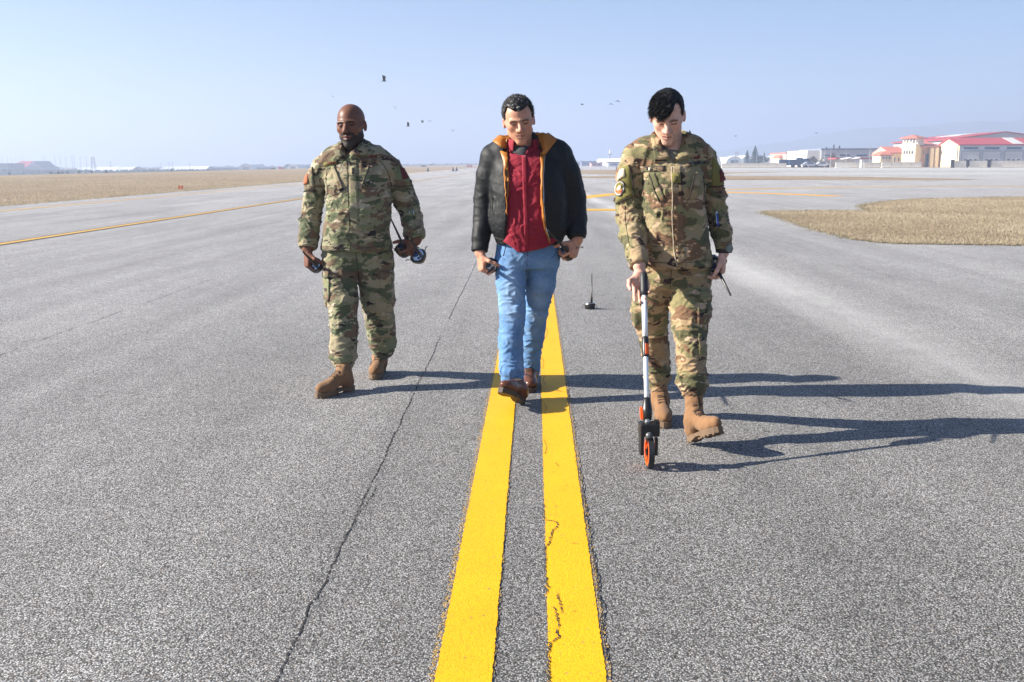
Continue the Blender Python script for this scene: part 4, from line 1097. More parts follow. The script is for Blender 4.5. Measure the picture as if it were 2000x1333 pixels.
def make_cloth(name, col, rough=.8, wr=14, depth=.012, fine=420, var=.1, stretch=(1,1,1.4), sheen=.1):
    t = NT(name); c = t.coord()
    n = t.noise(c, 5, 4, .6)
    cc = t.ramp(n, [(0.3, tuple(v*(1-var) for v in col)), (0.7, tuple(v*(1+var) for v in col))])
    nb = t.bump(t.noise(t.mapping(c, stretch), wr, 3, .5, .6), .4, depth); nb = t.bump(t.noise(c, fine, 1), .12, .001, nb)
    t.b.inputs['Sheen Weight'].default_value = sheen
    return t.done(cc, rough, nb, spec=.25)
def make_denim():
    t = NT('blue_denim'); c = t.coord()
    at = t.n.new('ShaderNodeAttribute'); at.attribute_name = 'wear'
    n = t.noise(c, 7, 4, .65); fine = t.noise(t.mapping(c, (1,1,.25)), 260, 2)
    base = t.ramp(n, [(0.3, (.085,.185,.37)), (0.7, (.135,.265,.475))])
    cc = t.mix(t.math('MULTIPLY', at.outputs['Fac'], t.math('ADD', n, .35)), base, (.38,.53,.70))
    cc = t.mix(1.0, cc, t.ramp(fine, [(0.3, (.84,.84,.84)), (0.7, (1.12,1.12,1.12))]), 'MULTIPLY')
    nb = t.bump(t.noise(t.mapping(c, (1,1,1.5)), 15, 3, .5, .7), .45, .012); nb = t.bump(fine, .15, .001, nb)
    return t.done(cc, .85, nb, spec=.2)
def make_leather(name, col, rough=.42, gr=140):
    t = NT(name); c = t.coord()
    n = t.noise(c, 9, 4, .6)
    cc = t.ramp(n, [(0.3, tuple(v*.8 for v in col)), (0.7, tuple(v*1.2 for v in col))])
    nb = t.bump(t.noise(t.mapping(c, (1,1,.6)), 11, 3, .5, .5), .2, .010); nb = t.bump(t.voronoi(c, gr), .12, .002, nb)
    rr = t.ramp(n, [(0.3, (rough*.85,)*3), (0.7, (rough*1.2,)*3)])
    return t.done(cc, rr, nb, spec=.32)
def make_skin(name, rough=.5, sss=.05, spec=.4):
    t = NT(name); at = t.n.new('ShaderNodeAttribute'); at.attribute_name = 'tone'; c = t.coord()
    n = t.noise(c, 75, 4, .7)
    cc = t.mix(1.0, at.outputs['Color'], t.ramp(n, [(0.28, (.84,.80,.77)), (0.72, (1.1,1.09,1.08))]), 'MULTIPLY')
    t.b.inputs['Subsurface Weight'].default_value = sss; t.b.inputs['Subsurface Radius'].default_value = (.012,.005,.003); t.b.inputs['Subsurface Scale'].default_value = .6
    return t.done(cc, rough, t.bump(t.noise(c, 220, 2), .15, .002), spec=spec)
def make_hair(name, a, b):
    t = NT(name); at = t.n.new('ShaderNodeAttribute'); at.attribute_name = 'rnd'
    return t.done(t.ramp(at.outputs['Fac'], [(0, a), (.66, a), (1, b)]), .62, spec=.2)
M_SKIN_D = make_skin('dark_skin', .45, .05, .28); M_SKIN_M = make_skin('ruddy_skin', .46); M_SKIN_R = make_skin('fair_skin', .48)
M_CAMO_L = make_camo('camouflage_cloth_greenish', 0.0, (1.02,1.02,1.0)); M_CAMO_R = make_camo('camouflage_cloth_brownish', 31.0, (1.16,.97,.86))
M_TSH = make_cloth('tan_tee', (.20,.17,.12)); M_TSHG = make_cloth('charcoal_tee', (.055,.06,.065))
M_RED = make_cloth('crimson_shirt', (.235,.008,.024), .75, 11, .016, 500, .08)
M_DENIM = make_denim(); M_BLK = make_leather('black_leather', (.0055,.007,.008), .58)
M_TAN = make_leather('tan_leather', (.40,.145,.022), .45, 110)
M_BOOT = make_cloth('coyote_suede', (.215,.115,.055), .9, 18, .008, 300, .16); M_SOLE = plain('coyote_rubber', (.15,.095,.055), .8, var=.2, scale=20, bump=.002)
M_LACE = plain('boot_lace', (.085,.05,.028), .8); M_SHOE = make_leather('brown_shoe_leather', (.105,.040,.022), .28); M_SHSOLE = plain('dark_shoe_sole', (.045,.03,.02), .6, var=.2, scale=20)
M_OLIVE = make_cloth('olive_patch_cloth', (.165,.145,.042), .9, 30, .002); M_PALE = make_cloth('pale_patch_cloth', (.60,.50,.38), .9, 30, .002)
M_RUST = plain('patch_rust', (.30,.095,.04), .85); M_ORP = plain('patch_orange', (.62,.13,.04), .8); M_DKTH = plain('dark_thread', (.03,.025,.02), .9); M_MARON = plain('maroon_thread', (.12,.025,.02), .9); M_GREYP = plain('patch_grey', (.42,.41,.38), .8)
M_HAIRG = make_hair('greying_hair', (.014,.013,.014), (.26,.25,.24)); M_HAIRB = make_hair('black_hair', (.006,.006,.007), (.03,.027,.025))
M_METAL = plain('bright_metal', (.65,.65,.66), .25, 1.0)
# ---------------------------------------------------------------- head
def head_frame(yaw, pitch, roll):
    y, p, r = map(math.radians, (yaw, pitch, roll))
    F = np.array([math.sin(y)*math.cos(p), -math.cos(y)*math.cos(p), -math.sin(p)]); X = np.array([math.cos(y), math.sin(y), 0.0])
    Z = np.cross(F, X)
    return X*math.cos(r)-Z*math.sin(r), F, Z*math.cos(r)+X*math.sin(r)
class Head:
    def __init__(s, c, yaw, pitch, roll, sc=1.0, wide=1.0, jaw=1.0, mouth_open=0.0):
        s.c = np.asarray(c, float); s.X, s.F, s.Z = head_frame(yaw, pitch, roll); s.sc = sc; s.wide = wide; s.jaw = jaw; s.mo = mouth_open
        s.M = np.stack([s.X, s.F, s.Z], 1).astype(np.float32)
    def loc(s, p):
        q = ((p-s.c.astype(np.float32))@s.M)/s.sc; q = q.copy(); q[:,0] /= s.wide; return q
    def w(s, x, y, z): return s.c+s.sc*(s.X*x*s.wide+s.F*y+s.Z*z)
    def f(s, p):
        q = s.loc(p.astype(np.float32)); a = q.copy(); a[:,0] = np.abs(a[:,0])
        d = ell(a, (0,-.014,.038), (.074,.094,.081))
        d = smin(d, ell(a, (0,.020,-.028), (.060,.068,.080)), .03)
        d = smin(d, rcone(a, (0,.058,-.096), (.046*s.jaw,.004,-.058), .020, .019), .024)
        d = smin(d, rcone(a, (.041,.052,-.014), (.058,.018,-.004), .020, .016), .02)
        d = smin(d, rcone(a, (.004,.083,.022), (.045,.069,.021), .0100, .0105), .012)
        d = smax(d, -(rcone(a, (.030,.0955,.005), (.034,.0935,.004), .0160, .0155)), .010)
        d = smin(d, rcone(a, (.031,.0715,.003), (.031,.0715,.002), .0118, .0118), .004)
        d = smin(d, rcone(a, (0,.083,.014), (0,.1075,-.024), .0080, .0128), .008)
        d = smin(d, rcone(a, (.0125,.093,-.031), (.0135,.088,-.030), .0090, .0090), .006)
        d = smin(d, ell(a, (0,.064,-.060), (.030,.026,.028)), .016)
        d = smin(d, rcone(a, (0,.0905,-.0535), (.022,.077,-.058), .0055, .0035), .005)
        d = smin(d, rcone(a, (0,.0885,-.0665-.006*s.mo), (.019,.077,-.063-.003*s.mo), .0065, .004), .005)
        d = smax(d, -rcone(a, (0,.0955,-.0600-.003*s.mo), (.021,.0835,-.0603), .003+.003*s.mo, .0022), .003)
        d = smin(d, rcone(a, (0,.068,-.099), (.008,.066,-.099), .019, .018), .018)
        d = smin(d, ell(a, (.078,-.010,-.004), (.010,.019,.031)), .006)
        d = smax(d, -rcone(a, (.090,-.004,.002), (.090,-.004,-.006), .011, .010), .006)
        return d*s.sc
    def prim(s, k=.012):
        R = .135*s.sc; return Prim(s.f, s.c-R, s.c+R, k)
def tone_head(q, base, opt):
    """colour of skin at head-local points, crease shade painted in"""
    n = len(q); C = np.tile(np.asarray(base, np.float32), (n,1)); ax = np.abs(q[:,0]); y, z = q[:,1], q[:,2]
    def mixc(m, col):
        nonlocal C
        m = np.clip(m, 0, 1)[:,None]; C = C*(1-m)+np.asarray(col, np.float32)*m
    def blob(cx, cy, cz, r, col, k=1.0, rr=None):
        d2 = ((ax-cx)/r)**2+((y-cy)/r)**2+((z-cz)/(rr or r))**2; mixc(k*np.exp(-d2), col)
    red = opt['red']
    C *= (1+.07*SN(31, 22)(q)+.05*SN(32, 48)(q))[:,None].astype(np.float32)
    blob(.042,.06,-.022,.024,red,.6); blob(0,.105,-.024,.016,red,.75); blob(.082,-.008,0,.024,red,.7); blob(0,.07,-.1,.02,red,.35); blob(0,.08,.06,.03,red,.25)
    fr = y > .035
    # brow, lash line, eye
    arch_ = .0215+.003*np.sin(np.clip((ax-.012)/.036,0,1)*3.14)+opt.get('brow_dz',0)*0
    bm = np.exp(-((z-arch_+opt.get('brow_lo',.0))/(opt.get('brow_w',.0052)))**2)*np.clip((ax-.008)/.005,0,1)*np.clip((.052-ax)/.008,0,1)*fr
    mixc(bm*opt['brow_k'], opt['brow'])
    em = np.exp(-((z-.0040)/opt.get('lash_w',.0036))**2)*np.clip((ax-.0165)/.004,0,1)*np.clip((.0465-ax)/.004,0,1)*fr
    mixc(em*opt['lash'], opt.get('lashcol',(.02,.012,.01)))
    # frown lines, nostril, nasolabial: crease shade painted in as darker skin
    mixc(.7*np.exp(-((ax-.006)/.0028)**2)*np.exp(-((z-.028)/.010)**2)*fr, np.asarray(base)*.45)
    blob(.009,.097,-.035,.006,np.asarray(base)*.2,.85)
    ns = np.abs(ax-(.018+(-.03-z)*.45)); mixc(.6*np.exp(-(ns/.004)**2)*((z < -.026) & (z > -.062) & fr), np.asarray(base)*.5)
    lip = np.exp(-(((z+.0600)/.0095)**2))*np.clip((.0225-ax)/.005,0,1)*(y > .074)
    mixc(lip*opt['lip_k'], opt['lip'])
    mixc(np.exp(-((z+.0602+.002*opt.get('mo',0))/(.0024+.002*opt.get('mo',0)))**2)*np.clip((.0225-ax)/.004,0,1)*(y > .07), opt.get('mouthcol', np.asarray(base)*.18))
    if 'beard' in opt:
        sn = .006*SN(77, 60)(q)
        cheek = -.030-.30*np.clip(.055-y,0,.2)*0-.35*np.clip(y-.02,0,.06)+.012*np.clip((ax-.05)/.02,0,1)+sn
        b = (z < cheek-.006) & (y > -.012)
        b = b | ((z < -.036+sn*.5) & (z > -.052) & (y > .07))
        b = b | ((ax > .060) & (z < -.010) & (z > -.06) & (y > -.004) & (y < .02))
        b = b & (ax < .0715)
        b = b & ~((np.abs(z+.0605) < .0095) & (ax < .022) & (y > .074))
        grey = np.clip(.5*np.exp(-((q[:,0]+.03)/.03)**2)*np.exp(-((z+.098)/.02)**2)+.18*np.exp(-((z+.1)/.02)**2), 0, 1)
        mixc(b*opt['beard_k'], opt['beard']); mixc(b*grey*.5*opt['beard_k'], (.20,.19,.18))
    if 'hairshade' in opt:
        mixc(opt['hairshade'](q), opt['hairshade_col'])
    return C
# ---------------------------------------------------------------- hand
def hand_prims(wrist, D, T, right, curl, thumb, s=1.0, fore=None):
    D = np.asarray(D, float); D /= np.linalg.norm(D); T = np.asarray(T, float); T -= D*(T@D); T /= np.linalg.norm(T)
    N = np.cross(D, T)*(-1 if right else 1); w = np.asarray(wrist, float); pr = []
    def pt(t, d, n): return w+s*(T*t+D*d+N*n)
    kn = [(.031,.088,0), (.0105,.093,-.003), (-.011,.089,-.002), (-.030,.079,.002)]
    ln = [(.043,.026,.021), (.048,.030,.022), (.044,.028,.021), (.034,.021,.018)]; rr = [.0098,.0100,.0094,.0082]
    def U(f, lo, hi, k): pr.append(Prim(f, lo, hi, k))
    def cap(a, b, ra, rb, k):
        a = np.asarray(a); b = np.asarray(b); R = max(ra, rb)
        U(lambda p, a=a, b=b, ra=ra, rb=rb: rcone(p, a, b, ra, rb), np.minimum(a,b)-R, np.maximum(a,b)+R, k)
    if fore is not None: cap(fore, w, .031*s, .026*s, .01)
    for i, (t, d, n) in enumerate(kn):
        cap(pt(t*.55, .005, .002), pt(t, d, n), .0155*s, .0125*s, .010*s)
        cap(pt(t*.7, .03, .012), pt(t*.9, .066, .008), .0125*s, .0115*s, .012*s)
    cap(pt(.018,.015,.008), pt(.034,.048,.014), .017*s, .014*s, .012*s)
    for i, (t, d, n) in enumerate(kn):
        ang = 0.0; p0 = pt(t, d, n); sp = (1.5-i)*.05
        cl = curl[i] if hasattr(curl[0], '__len__') else curl
        for j in range(3):
            ang += math.radians(cl[j]); v = D*math.cos(ang)+N*math.sin(ang)+T*sp*(1 if j == 0 else .3)
            v /= np.linalg.norm(v); p1 = p0+v*ln[i][j]*s
            cap(p0, p1, rr[i]*s*(1-.07*j), rr[i]*s*(1-.07*(j+1)), .0035*s); p0 = p1
    p0 = pt(.030,.028,.010)
    for j, (tt, dd_, nn) in enumerate(thumb):
        v = T*tt+D*dd_+N*nn; v /= np.linalg.norm(v); p1 = p0+v*s*(.044,.035,.027)[j]
        cap(p0, p1, s*(.0145,.0115,.0108)[j], s*(.0115,.0108,.0085)[j], .006*s); p0 = p1
    return pr, (w, D, T, N)
# ---------------------------------------------------------------- laying things on a garment
def make_bvh(meshes):
    V = []; F = []; b = 0
    for v, q in meshes:
        V += v.tolist(); F += (q+b).tolist(); b += len(v)
    return BVHTree.FromPolygons(V, F)
def lay(bvh, px, py, Yref):
    d = ray(px, py); d = d/np.linalg.norm(d)
    loc, nor, idx, dist = bvh.ray_cast(Vector(CAM), Vector(d), 60.0)
    if loc is None or abs(loc[1]-Yref) > .6:
        loc, nor, idx, dist = bvh.find_nearest(Vector(P(px, py, Yref)))
    loc = np.array(loc); nor = np.array(nor)
    if nor@(CAM-loc) < 0: nor = -nor
    return loc, nor
def decal(name, quad, bvh, Yref, th, mat, parent, nu=6, nv=6, sink=.004, smooth=True):
    """slab following the garment; quad = four photo corners TL, TR, BR, BL"""
    q = [np.array(p, float) for p in quad]; top = []; bot = []
    nrm = []
    for j in range(nv+1):
        for i in range(nu+1):
            a, b = i/nu, j/nv
            p = (q[0]*(1-a)+q[1]*a)*(1-b)+(q[3]*(1-a)+q[2]*a)*b
            l, n = lay(bvh, p[0], p[1], Yref); top.append(l); nrm.append(n)
    top = np.array(top).reshape(nv+1, nu+1, 3); nrm = np.array(nrm).reshape(nv+1, nu+1, 3)
    for _ in range(2):                       # even the lie of the cloth a little
        t2 = top.copy(); m2 = nrm.copy()
        t2[1:-1,1:-1] = .5*top[1:-1,1:-1]+.125*(top[2:,1:-1]+top[:-2,1:-1]+top[1:-1,2:]+top[1:-1,:-2])
        m2[1:-1,1:-1] = .5*nrm[1:-1,1:-1]+.125*(nrm[2:,1:-1]+nrm[:-2,1:-1]+nrm[1:-1,2:]+nrm[1:-1,:-2]); top = t2; nrm = m2
    nrm /= np.linalg.norm(nrm, axis=2)[:,:,None]
    up = (top+nrm*th).reshape(-1,3); dn = (top-nrm*sink).reshape(-1,3); W = nu+1; n = len(up)
    f = [(j*W+i, (j+1)*W+i, (j+1)*W+i+1, j*W+i+1) for j in range(nv) for i in range(nu)]
    rim = [i for i in range(W)]+[j*W+nu for j in range(1, nv+1)]+[nv*W+i for i in range(nu-1, -1, -1)]+[j*W for j in range(nv-1, 0, -1)]
    for k in range(len(rim)):
        a, b = rim[k], rim[(k+1) % len(rim)]; f.append((a, b, n+b, n+a))
    o = mesh_obj(name, np.concatenate([up, dn]), f, mat, parent, smooth)
    return o
def seam(name, pts, bvh, Yref, w, th, mat, parent, n=14):
    """thin raised line along photo points"""
    pts = np.array(pts, float); s = np.r_[0, np.cumsum(np.linalg.norm(np.diff(pts, axis=0), axis=1))]; u = np.linspace(0, s[-1], n)
    L = []
    for k in u:
        l, nn = lay(bvh, np.interp(k, s, pts[:,0]), np.interp(k, s, pts[:,1]), Yref); L.append(l+nn*th)
    return MB().tube(L, w, 6).build(name, mat, parent, True)
def flat_text(txt, size=1.0):
    cu = bpy.data.curves.new('lettering', 'FONT'); cu.body = txt; cu.size = size; cu.align_x = 'CENTER'; cu.align_y = 'CENTER'
    o = bpy.data.objects.new('lettering', cu); COL.objects.link(o)
    dg = bpy.context.evaluated_depsgraph_get(); me = o.evaluated_get(dg).to_mesh()
    v = np.array([tuple(x.co) for x in me.vertices]); f = [tuple(p.vertices) for p in me.polygons]
    bpy.data.objects.remove(o); bpy.data.curves.remove(cu)
    return v, f
def lay_text(name, txt, quad, bvh, Yref, th, mat, parent):
    v, f = flat_text(txt); lo, hi = v.min(0), v.max(0); q = [np.array(p, float) for p in quad]; out = []
    for p in v:
        a = (p[0]-lo[0])/(hi[0]-lo[0]); b = 1-(p[1]-lo[1])/(hi[1]-lo[1])
        r = (q[0]*(1-a)+q[1]*a)*(1-b)+(q[3]*(1-a)+q[2]*a)*b
        l, n = lay(bvh, r[0], r[1], Yref); out.append(l+n*th)
    return mesh_obj(name, out, f, mat, parent)
# ---------------------------------------------------------------- assembling one man
def limb(Yc, pts):
    """(px, py, dY, width px) -> points and radii"""
    W = [P(a, b, Yc+c) for a, b, c, w in pts]
    return W, [w/2/pxm(p) for p, (a, b, c, w) in zip(W, pts)]
def rows3(Yc, rows):
    out = []
    for (py, xl, xr, ry, dY) in rows:
        a, b = P(xl, py, Yc+dY), P(xr, py, Yc+dY); out.append(((a[2]+b[2])/2, (a[0]+b[0])/2, Yc+dY, (b[0]-a[0])/2, ry))
    return out
def boot(parent, name, heel, fwd, up, shaft_top, mats, low=False, L=.305, label=None):
    """heel: sole point under the back of the heel; fwd, up: unit axes"""
    fwd = np.asarray(fwd, float); fwd /= np.linalg.norm(fwd); up = np.asarray(up, float); up -= fwd*(up@fwd); up /= np.linalg.norm(up); lat = np.cross(up, fwd)
    heel = np.asarray(heel, float); k = L/.305
    def w(l, a, h): return heel+k*(fwd*l+lat*a+up*h)
    st = np.asarray(shaft_top, float)
    pr = []
    R3 = np.stack([fwd, lat, up], 1).astype(np.float32)
    def toe(p):
        q = ((p-heel.astype(np.float32))@R3)/k
        d = ell(q, (.232,0,.050), (.070,.046,.040 if not low else .034))
        d = smin(d, rcone(q, (.20,0,.052), (.105,0,.098 if not low else .080), .041, .043), .03)
        d = smin(d, rcone(q, (.050,0,.056), (.072,0,.10 if not low else .075), .046, .047), .03)
        return smax(d, .020-q[:,2], .006)*k
    c = w(.15, 0, .06); pr.append(Prim(toe, c-.2, c+.2, .01))
    pr.append(tube_prim([w(.075,0,.095 if not low else .07), st], [.044, .046] if not low else [.040,.040], .03))
    V, Q = sdf_mesh(pr, .0056); V = displace(V, Q, [(w(.12,0,.10), .06, fwd*.6-up*.6, .022, .004, 5), (w(.07,0,.16), .07, up, .03, .004, 9)], .0012, 3, 16)
    b = fast_mesh(name, V, Q, mats[0], parent)
    if label: b['label'] = label
    # sole: outline with heel block and arch
    N = 15; prof = [(0.0,.0),(.006,.026),(.03,.036),(.07,.037),(.11,.036),(.15,.041),(.19,.049),(.23,.052),(.265,.046),(.292,.030),(.306,.010)]
    ls = np.array([q[0] for q in prof]); ws = np.array([q[1] for q in prof])
    out = [(l, a) for l, a in prof]+[(l, -a) for l, a in prof[::-1]]
    vs = []; n = len(out)
    def bot_h(l): return 0.0 if l < .085 or l > .155 else .012
    for h in (0, 1):
        for l, a in out: vs.append(w(l, a*(.90 if h else .87)+(.0), .030 if h else bot_h(l)))
    # clear the bottom so a level boot rests on the ground
    fs = [(i, (i+1) % n, n+(i+1) % n, n+i) for i in range(n)]
    m = len(prof)
    for i in range(m-1): fs += [(i+1, i, n-1-i, n-2-i), (n+i, n+i+1, 2*n-2-i, 2*n-1-i)]
    so = fix_normals(mesh_obj('sole', vs, fs, mats[1], b))
    if not low:                              # lugs under the tread
        for kx in np.arange(.02, .29, .033):
            if .085 < kx < .15: continue
            ww = np.interp(kx, ls, ws)*.9
            for sg in (-1, 1): MB().obox(w(kx, sg*ww*.62, -.002), (fwd, lat, up), (.010*k, ww*.33*k, .004)).build('lug', mats[1], so)
    bv = make_bvh([(V, Q)])
    nl = 7 if not low else 4
    for i in range(nl):
        if low: a0 = w(.155-.018*i, 0, .2)
        else:
            f_ = i/(nl-1); a0 = w(.165-.02*i, 0, .2) if i < 3 else None
        for sg in (-1, 1):
            pts = []
            for t in np.linspace(-1, 1, 7):
                off = sg*.5*t
                if low or i < 3:
                    l0 = .155-.018*i+.008*off if low else .172-.022*i+.010*off
                    o_ = w(l0, .024*t, .25); dr = -up
                else:
                    f_ = (i-3)/(nl-4); c0 = w(.09,0,.12)*(1-f_)+st*f_; axd = st-w(.075,0,.095); axd /= np.linalg.norm(axd)
                    ff = fwd-axd*(fwd@axd); ff /= np.linalg.norm(ff); o_ = c0+ff*.15+lat*.024*t+axd*(.010*off); dr = -ff
                hit = bv.ray_cast(Vector(o_), Vector(dr), .4)
                if hit[0] is not None: pts.append(np.array(hit[0])+np.array(hit[1])*.0015)
            if len(pts) > 3: MB().tube(pts, .0026, 5).build('lace', mats[2], b, True)
    return b
def collar_band(name, c, r, mat, parent, gap=55, hs=.045, drop=.05, flare=1.32, tilt=.025, yaw=0.0, point=.03, th=.004):
    n = 34; v = []; f = []
    prof_rows = 5
    for i in range(n):
        a = math.radians(gap/2+(360-gap)*i/(n-1)); fr = max(0, math.cos(a))**2; back = (1-math.cos(a))/2
        dx, dy = math.sin(a+yaw), -math.cos(a+yaw)
        base = tilt*back*2
        dr = drop+point*fr
        for (rr, hh) in ((.97, -.012), (1.0, hs*.55), (1.05, hs), (1.12, hs-.004), (1+(flare-1)*.75, hs-dr*.55), (flare, hs-dr)):
            v.append((c[0]+dx*r*rr, c[1]+dy*r*rr*1.02, c[2]+base+hh))
    m = 6
    for i in range(n-1):
        for j in range(m-1): f.append((i*m+j, (i+1)*m+j, (i+1)*m+j+1, i*m+j+1))
    o = mesh_obj(name, v, f, mat, parent, True)
    md = o.modifiers.new('thick', 'SOLIDIFY'); md.thickness = th; md.offset = 0
    ss = o.modifiers.new('soft', 'SUBSURF'); ss.levels = 1; ss.render_levels = 1
    return o
def strands(name, head, Vh, Nh, mask, n, length, width, mat, parent, comb, lift=.5, seed=3, curl=0.0, mess=.28):
    r = np.random.default_rng(seed); idx = np.nonzero(mask)[0]
    if len(idx) == 0: return
    pick = idx[r.integers(0, len(idx), n)]
    p0 = Vh[pick]-Nh[pick]*.002; q = head.loc(p0.astype(np.float32))
    cd = comb(q)                                    # head-local comb direction
    cw = cd[:,:1]*head.X+cd[:,1:2]*head.F+cd[:,2:3]*head.Z
    dirn = Nh[pick]*lift+cw+r.normal(0, mess, (n,3)); dirn /= np.linalg.norm(dirn,axis=1)[:,None]
    L = (length*r.uniform(.5,1.2,n))[:,None]
    p1 = p0+dirn*L*.55; d2 = dirn+cw*.5+r.normal(0,curl,(n,3)); d2 /= np.linalg.norm(d2,axis=1)[:,None]; p2 = p1+d2*L*.45
    sd = np.cross(dirn, r.normal(size=(n,3))); sd /= np.linalg.norm(sd,axis=1)[:,None]; sd *= (width*r.uniform(.6,1.3,n))[:,None]
    V = np.stack([p0-sd, p0+sd, p1+sd*.8, p1-sd*.8, p2], 1).reshape(-1,3); i = np.arange(n)*5
    T = np.concatenate([np.c_[i,i+1,i+2], np.c_[i,i+2,i+3], np.c_[i+3,i+2,i+4]])
    o = fast_mesh(name, V, T, mat, parent, True)
    at = o.data.attributes.new('rnd', 'FLOAT', 'POINT'); at.data.foreach_set('value', np.repeat(r.random(n),5).astype(np.float32))
    return o
def hair_cap(head, c, r, plane, mat, parent, amp=.004, extra=None, seed=4):
    M = head
    def f(p):
        q = M.loc(p); d = ell(q, c, r)
        cut = plane(q)
        d = smax(d, -cut, .008)
        if extra is not None: d = smin(d, extra(q), .012)
        return d*M.sc
    R = .15*head.sc; V, Q = sdf_mesh([Prim(f, head.c-R, head.c+R)], .0042, .0)
    N = vnormals(V, Q); V = V+N*(amp*SN(seed, 38)(V)+amp*.7*SN(seed+1, 75)(V))[:,None]
    o = fast_mesh('hair', V, Q, mat, parent)
    at = o.data.attributes.new('rnd', 'FLOAT', 'POINT'); at.data.foreach_set('value', np.clip(.45+.5*SN(seed+3,60)(V),0,1).astype(np.float32))
    return o, V.astype(np.float32), N
def make_body(parent, head, neck, torso, arms, legs, hands, skin, base, opt):
    pr = [head.prim()]
    pr.append(tube_prim(neck[0], neck[1], .022))
    t = [(z, cx, cy, rx*.80, ry*.80) for (z, cx, cy, rx, ry) in torso]; pr.append(loft_prim(t, .03))
    for W, R in arms+legs: pr.append(tube_prim(W, [r*.66 for r in R], .02))
    for h in hands: pr += h
    V, Q = sdf_mesh(pr, .0034)
    o = fast_mesh('body', V, Q, skin, parent)
    q = head.loc(V); near = (np.abs(q[:,0]) < .11) & (np.abs(q[:,1]) < .14) & (q[:,2] > -.14)
    C = np.tile(np.asarray(base, np.float32), (len(V),1)); C[near] = tone_head(q[near], base, opt)
    # knuckles and fingertips a little redder on the hands
    hand = V[:,2] < head.c[2]-.5
    C[hand] = C[hand]*(.85+.15*np.asarray(opt['red'], np.float32)/np.asarray(base, np.float32))*(1+.10*SN(5,26)(V[hand]))[:,None]
    at = o.data.attributes.new('tone', 'FLOAT_COLOR', 'POINT'); at.data.foreach_set('color', np.c_[C, np.ones(len(C))].astype(np.float32).ravel())
    return o, V, Q
def strip_quad(pts, w0, w1):
    pass
GRIP = [(52,66,34),(56,68,36),(58,70,38),(60,70,40)]; THUMB = [(.75,.55,.45),(.35,.55,.95),(-.05,.55,1.0)]

# ================================================================ left man: bald, bearded, camouflage
YL_ = float(G(690,746)[1]); gl = P(690,746,YL_); rootL = empty('person', (gl[0], YL_, 0.0), 'bald bearded man in camouflage uniform carrying three black handheld devices', 'person')
torsoL = rows3(YL_, [(308,652,730,.085,.03),(318,640,748,.105,.02),(338,634,762,.130,.0),(370,637,766,.148,-.015),(410,639,764,.153,-.025),(450,633,760,.162,-.025),(475,629,764,.168,-.015),(488,626,767,.172,-.01)])
shL = [limb(YL_, [(690,303,.03,62),(655,315,.02,58),(632,330,.015,48)]), limb(YL_, [(692,303,.03,62),(730,313,.02,58),(756,329,.015,50)])]
armL = [limb(YL_, [(633,330,.015,48),(619,358,.03,45),(612,396,.045,41),(606,432,.01,40),(603,462,-.04,39),(601,485,-.065,36)]),
        limb(YL_, [(756,329,.015,50),(777,358,.03,49),(793,396,.055,46),(805,430,.03,42),(809,455,-.01,40),(811,468,-.02,39)])]
legL = [limb(YL_, [(667,498,-.01,76),(664,540,-.06,69),(669,590,-.13,58),(672,640,-.17,53),(670,685,-.20,53),(671,703,-.21,47)]),
        limb(YL_, [(730,498,.0,76),(734,540,.01,70),(737,590,.05,62),(743,635,.15,56),(746,668,.21,52),(747,681,.23,44)])]
headL = Head(P(685.5,246.5,YL_-.035), -9, 3, -3, 1.10, 1.0, 1.12, 1.0)
neckL = ([headL.w(0,-.022,-.045), P(689,292,YL_+.02), P(690,308,YL_+.03)], [.062,.064,.075])
wl = P(600,490,YL_-.075); wr = P(812,470,YL_-.02)
hl1, fl1 = hand_prims(wl, (-.02,-.12,-1), (.50,-.86,.10), True, GRIP, THUMB, 1.02, P(602,470,YL_-.055))
hl2, fl2 = hand_prims(wr, (-.42,-.42,-.80), (-.35,-.80,.45), False, GRIP, THUMB, 1.04, P(810,450,YL_))
optL = dict(brow_lo=.002, brow_w=.0068, lash_w=.005, red=(.19,.075,.045), brow=(.012,.008,.007), brow_k=.9, lash=.9, lip=(.26,.10,.085), lip_k=.85, beard=(.014,.011,.010), beard_k=.93, mo=1.0, mouthcol=(.05,.015,.012))
bodyL = make_body(rootL, headL, neckL, torsoL, armL, legL, [hl1, hl2], M_SKIN_D, (.150,.068,.042), optL)
def jacket(parent, torso, shoulders, arms, mat, vcut, folds, h=.0052, extra=[]):
    pr = [loft_prim(torso, .02)]+[tube_prim(W, R, .05) for W, R in shoulders]+[tube_prim(W, R, .016, True) for W, R in arms]+extra
    if vcut is not None:
        V3 = vcut
        pr.append(Prim(V3[0], V3[1], V3[2], .006, 's'))
    V, Q = sdf_mesh(pr, h); V = displace(V, Q, folds, .0028, 13, 6.5, .0075)
    return fast_mesh('jacket', V, Q, mat, parent), V, Q
def arm_folds(A, seed, amp=.010):
    W, R = A; F = []; amp = amp*1.35
    for i, (c, lam, k, rad) in enumerate(((1,.055,.8,.10),(2,.045,1.25,.11),(3,.045,1.1,.10),(4,.035,1.0,.09),(5,.030,.6,.06))):
        if c < len(W): F.append((W[c], rad, W[min(c+1,len(W)-1)]-W[c-1]+np.array([.10*(-1)**i,0,0]), lam, amp*k, seed+i))
    return F
def leg_folds(A, seed, amp=.012):
    W, R = A; F = []; amp = amp*1.45
    for i, (c, lam, k, rad) in enumerate(((0,.06,.7,.13),(1,.07,.7,.14),(2,.055,1.1,.13),(3,.06,.9,.13),(4,.04,1.2,.11),(5,.030,1.0,.07))):
        if c < len(W):
            d = W[min(c+1,len(W)-1)]-W[max(c-1,0)]; F.append((W[c], rad, d+np.array([.12*(-1)**i*np.linalg.norm(d),0,0]), lam, amp*k, seed+i))
    return F
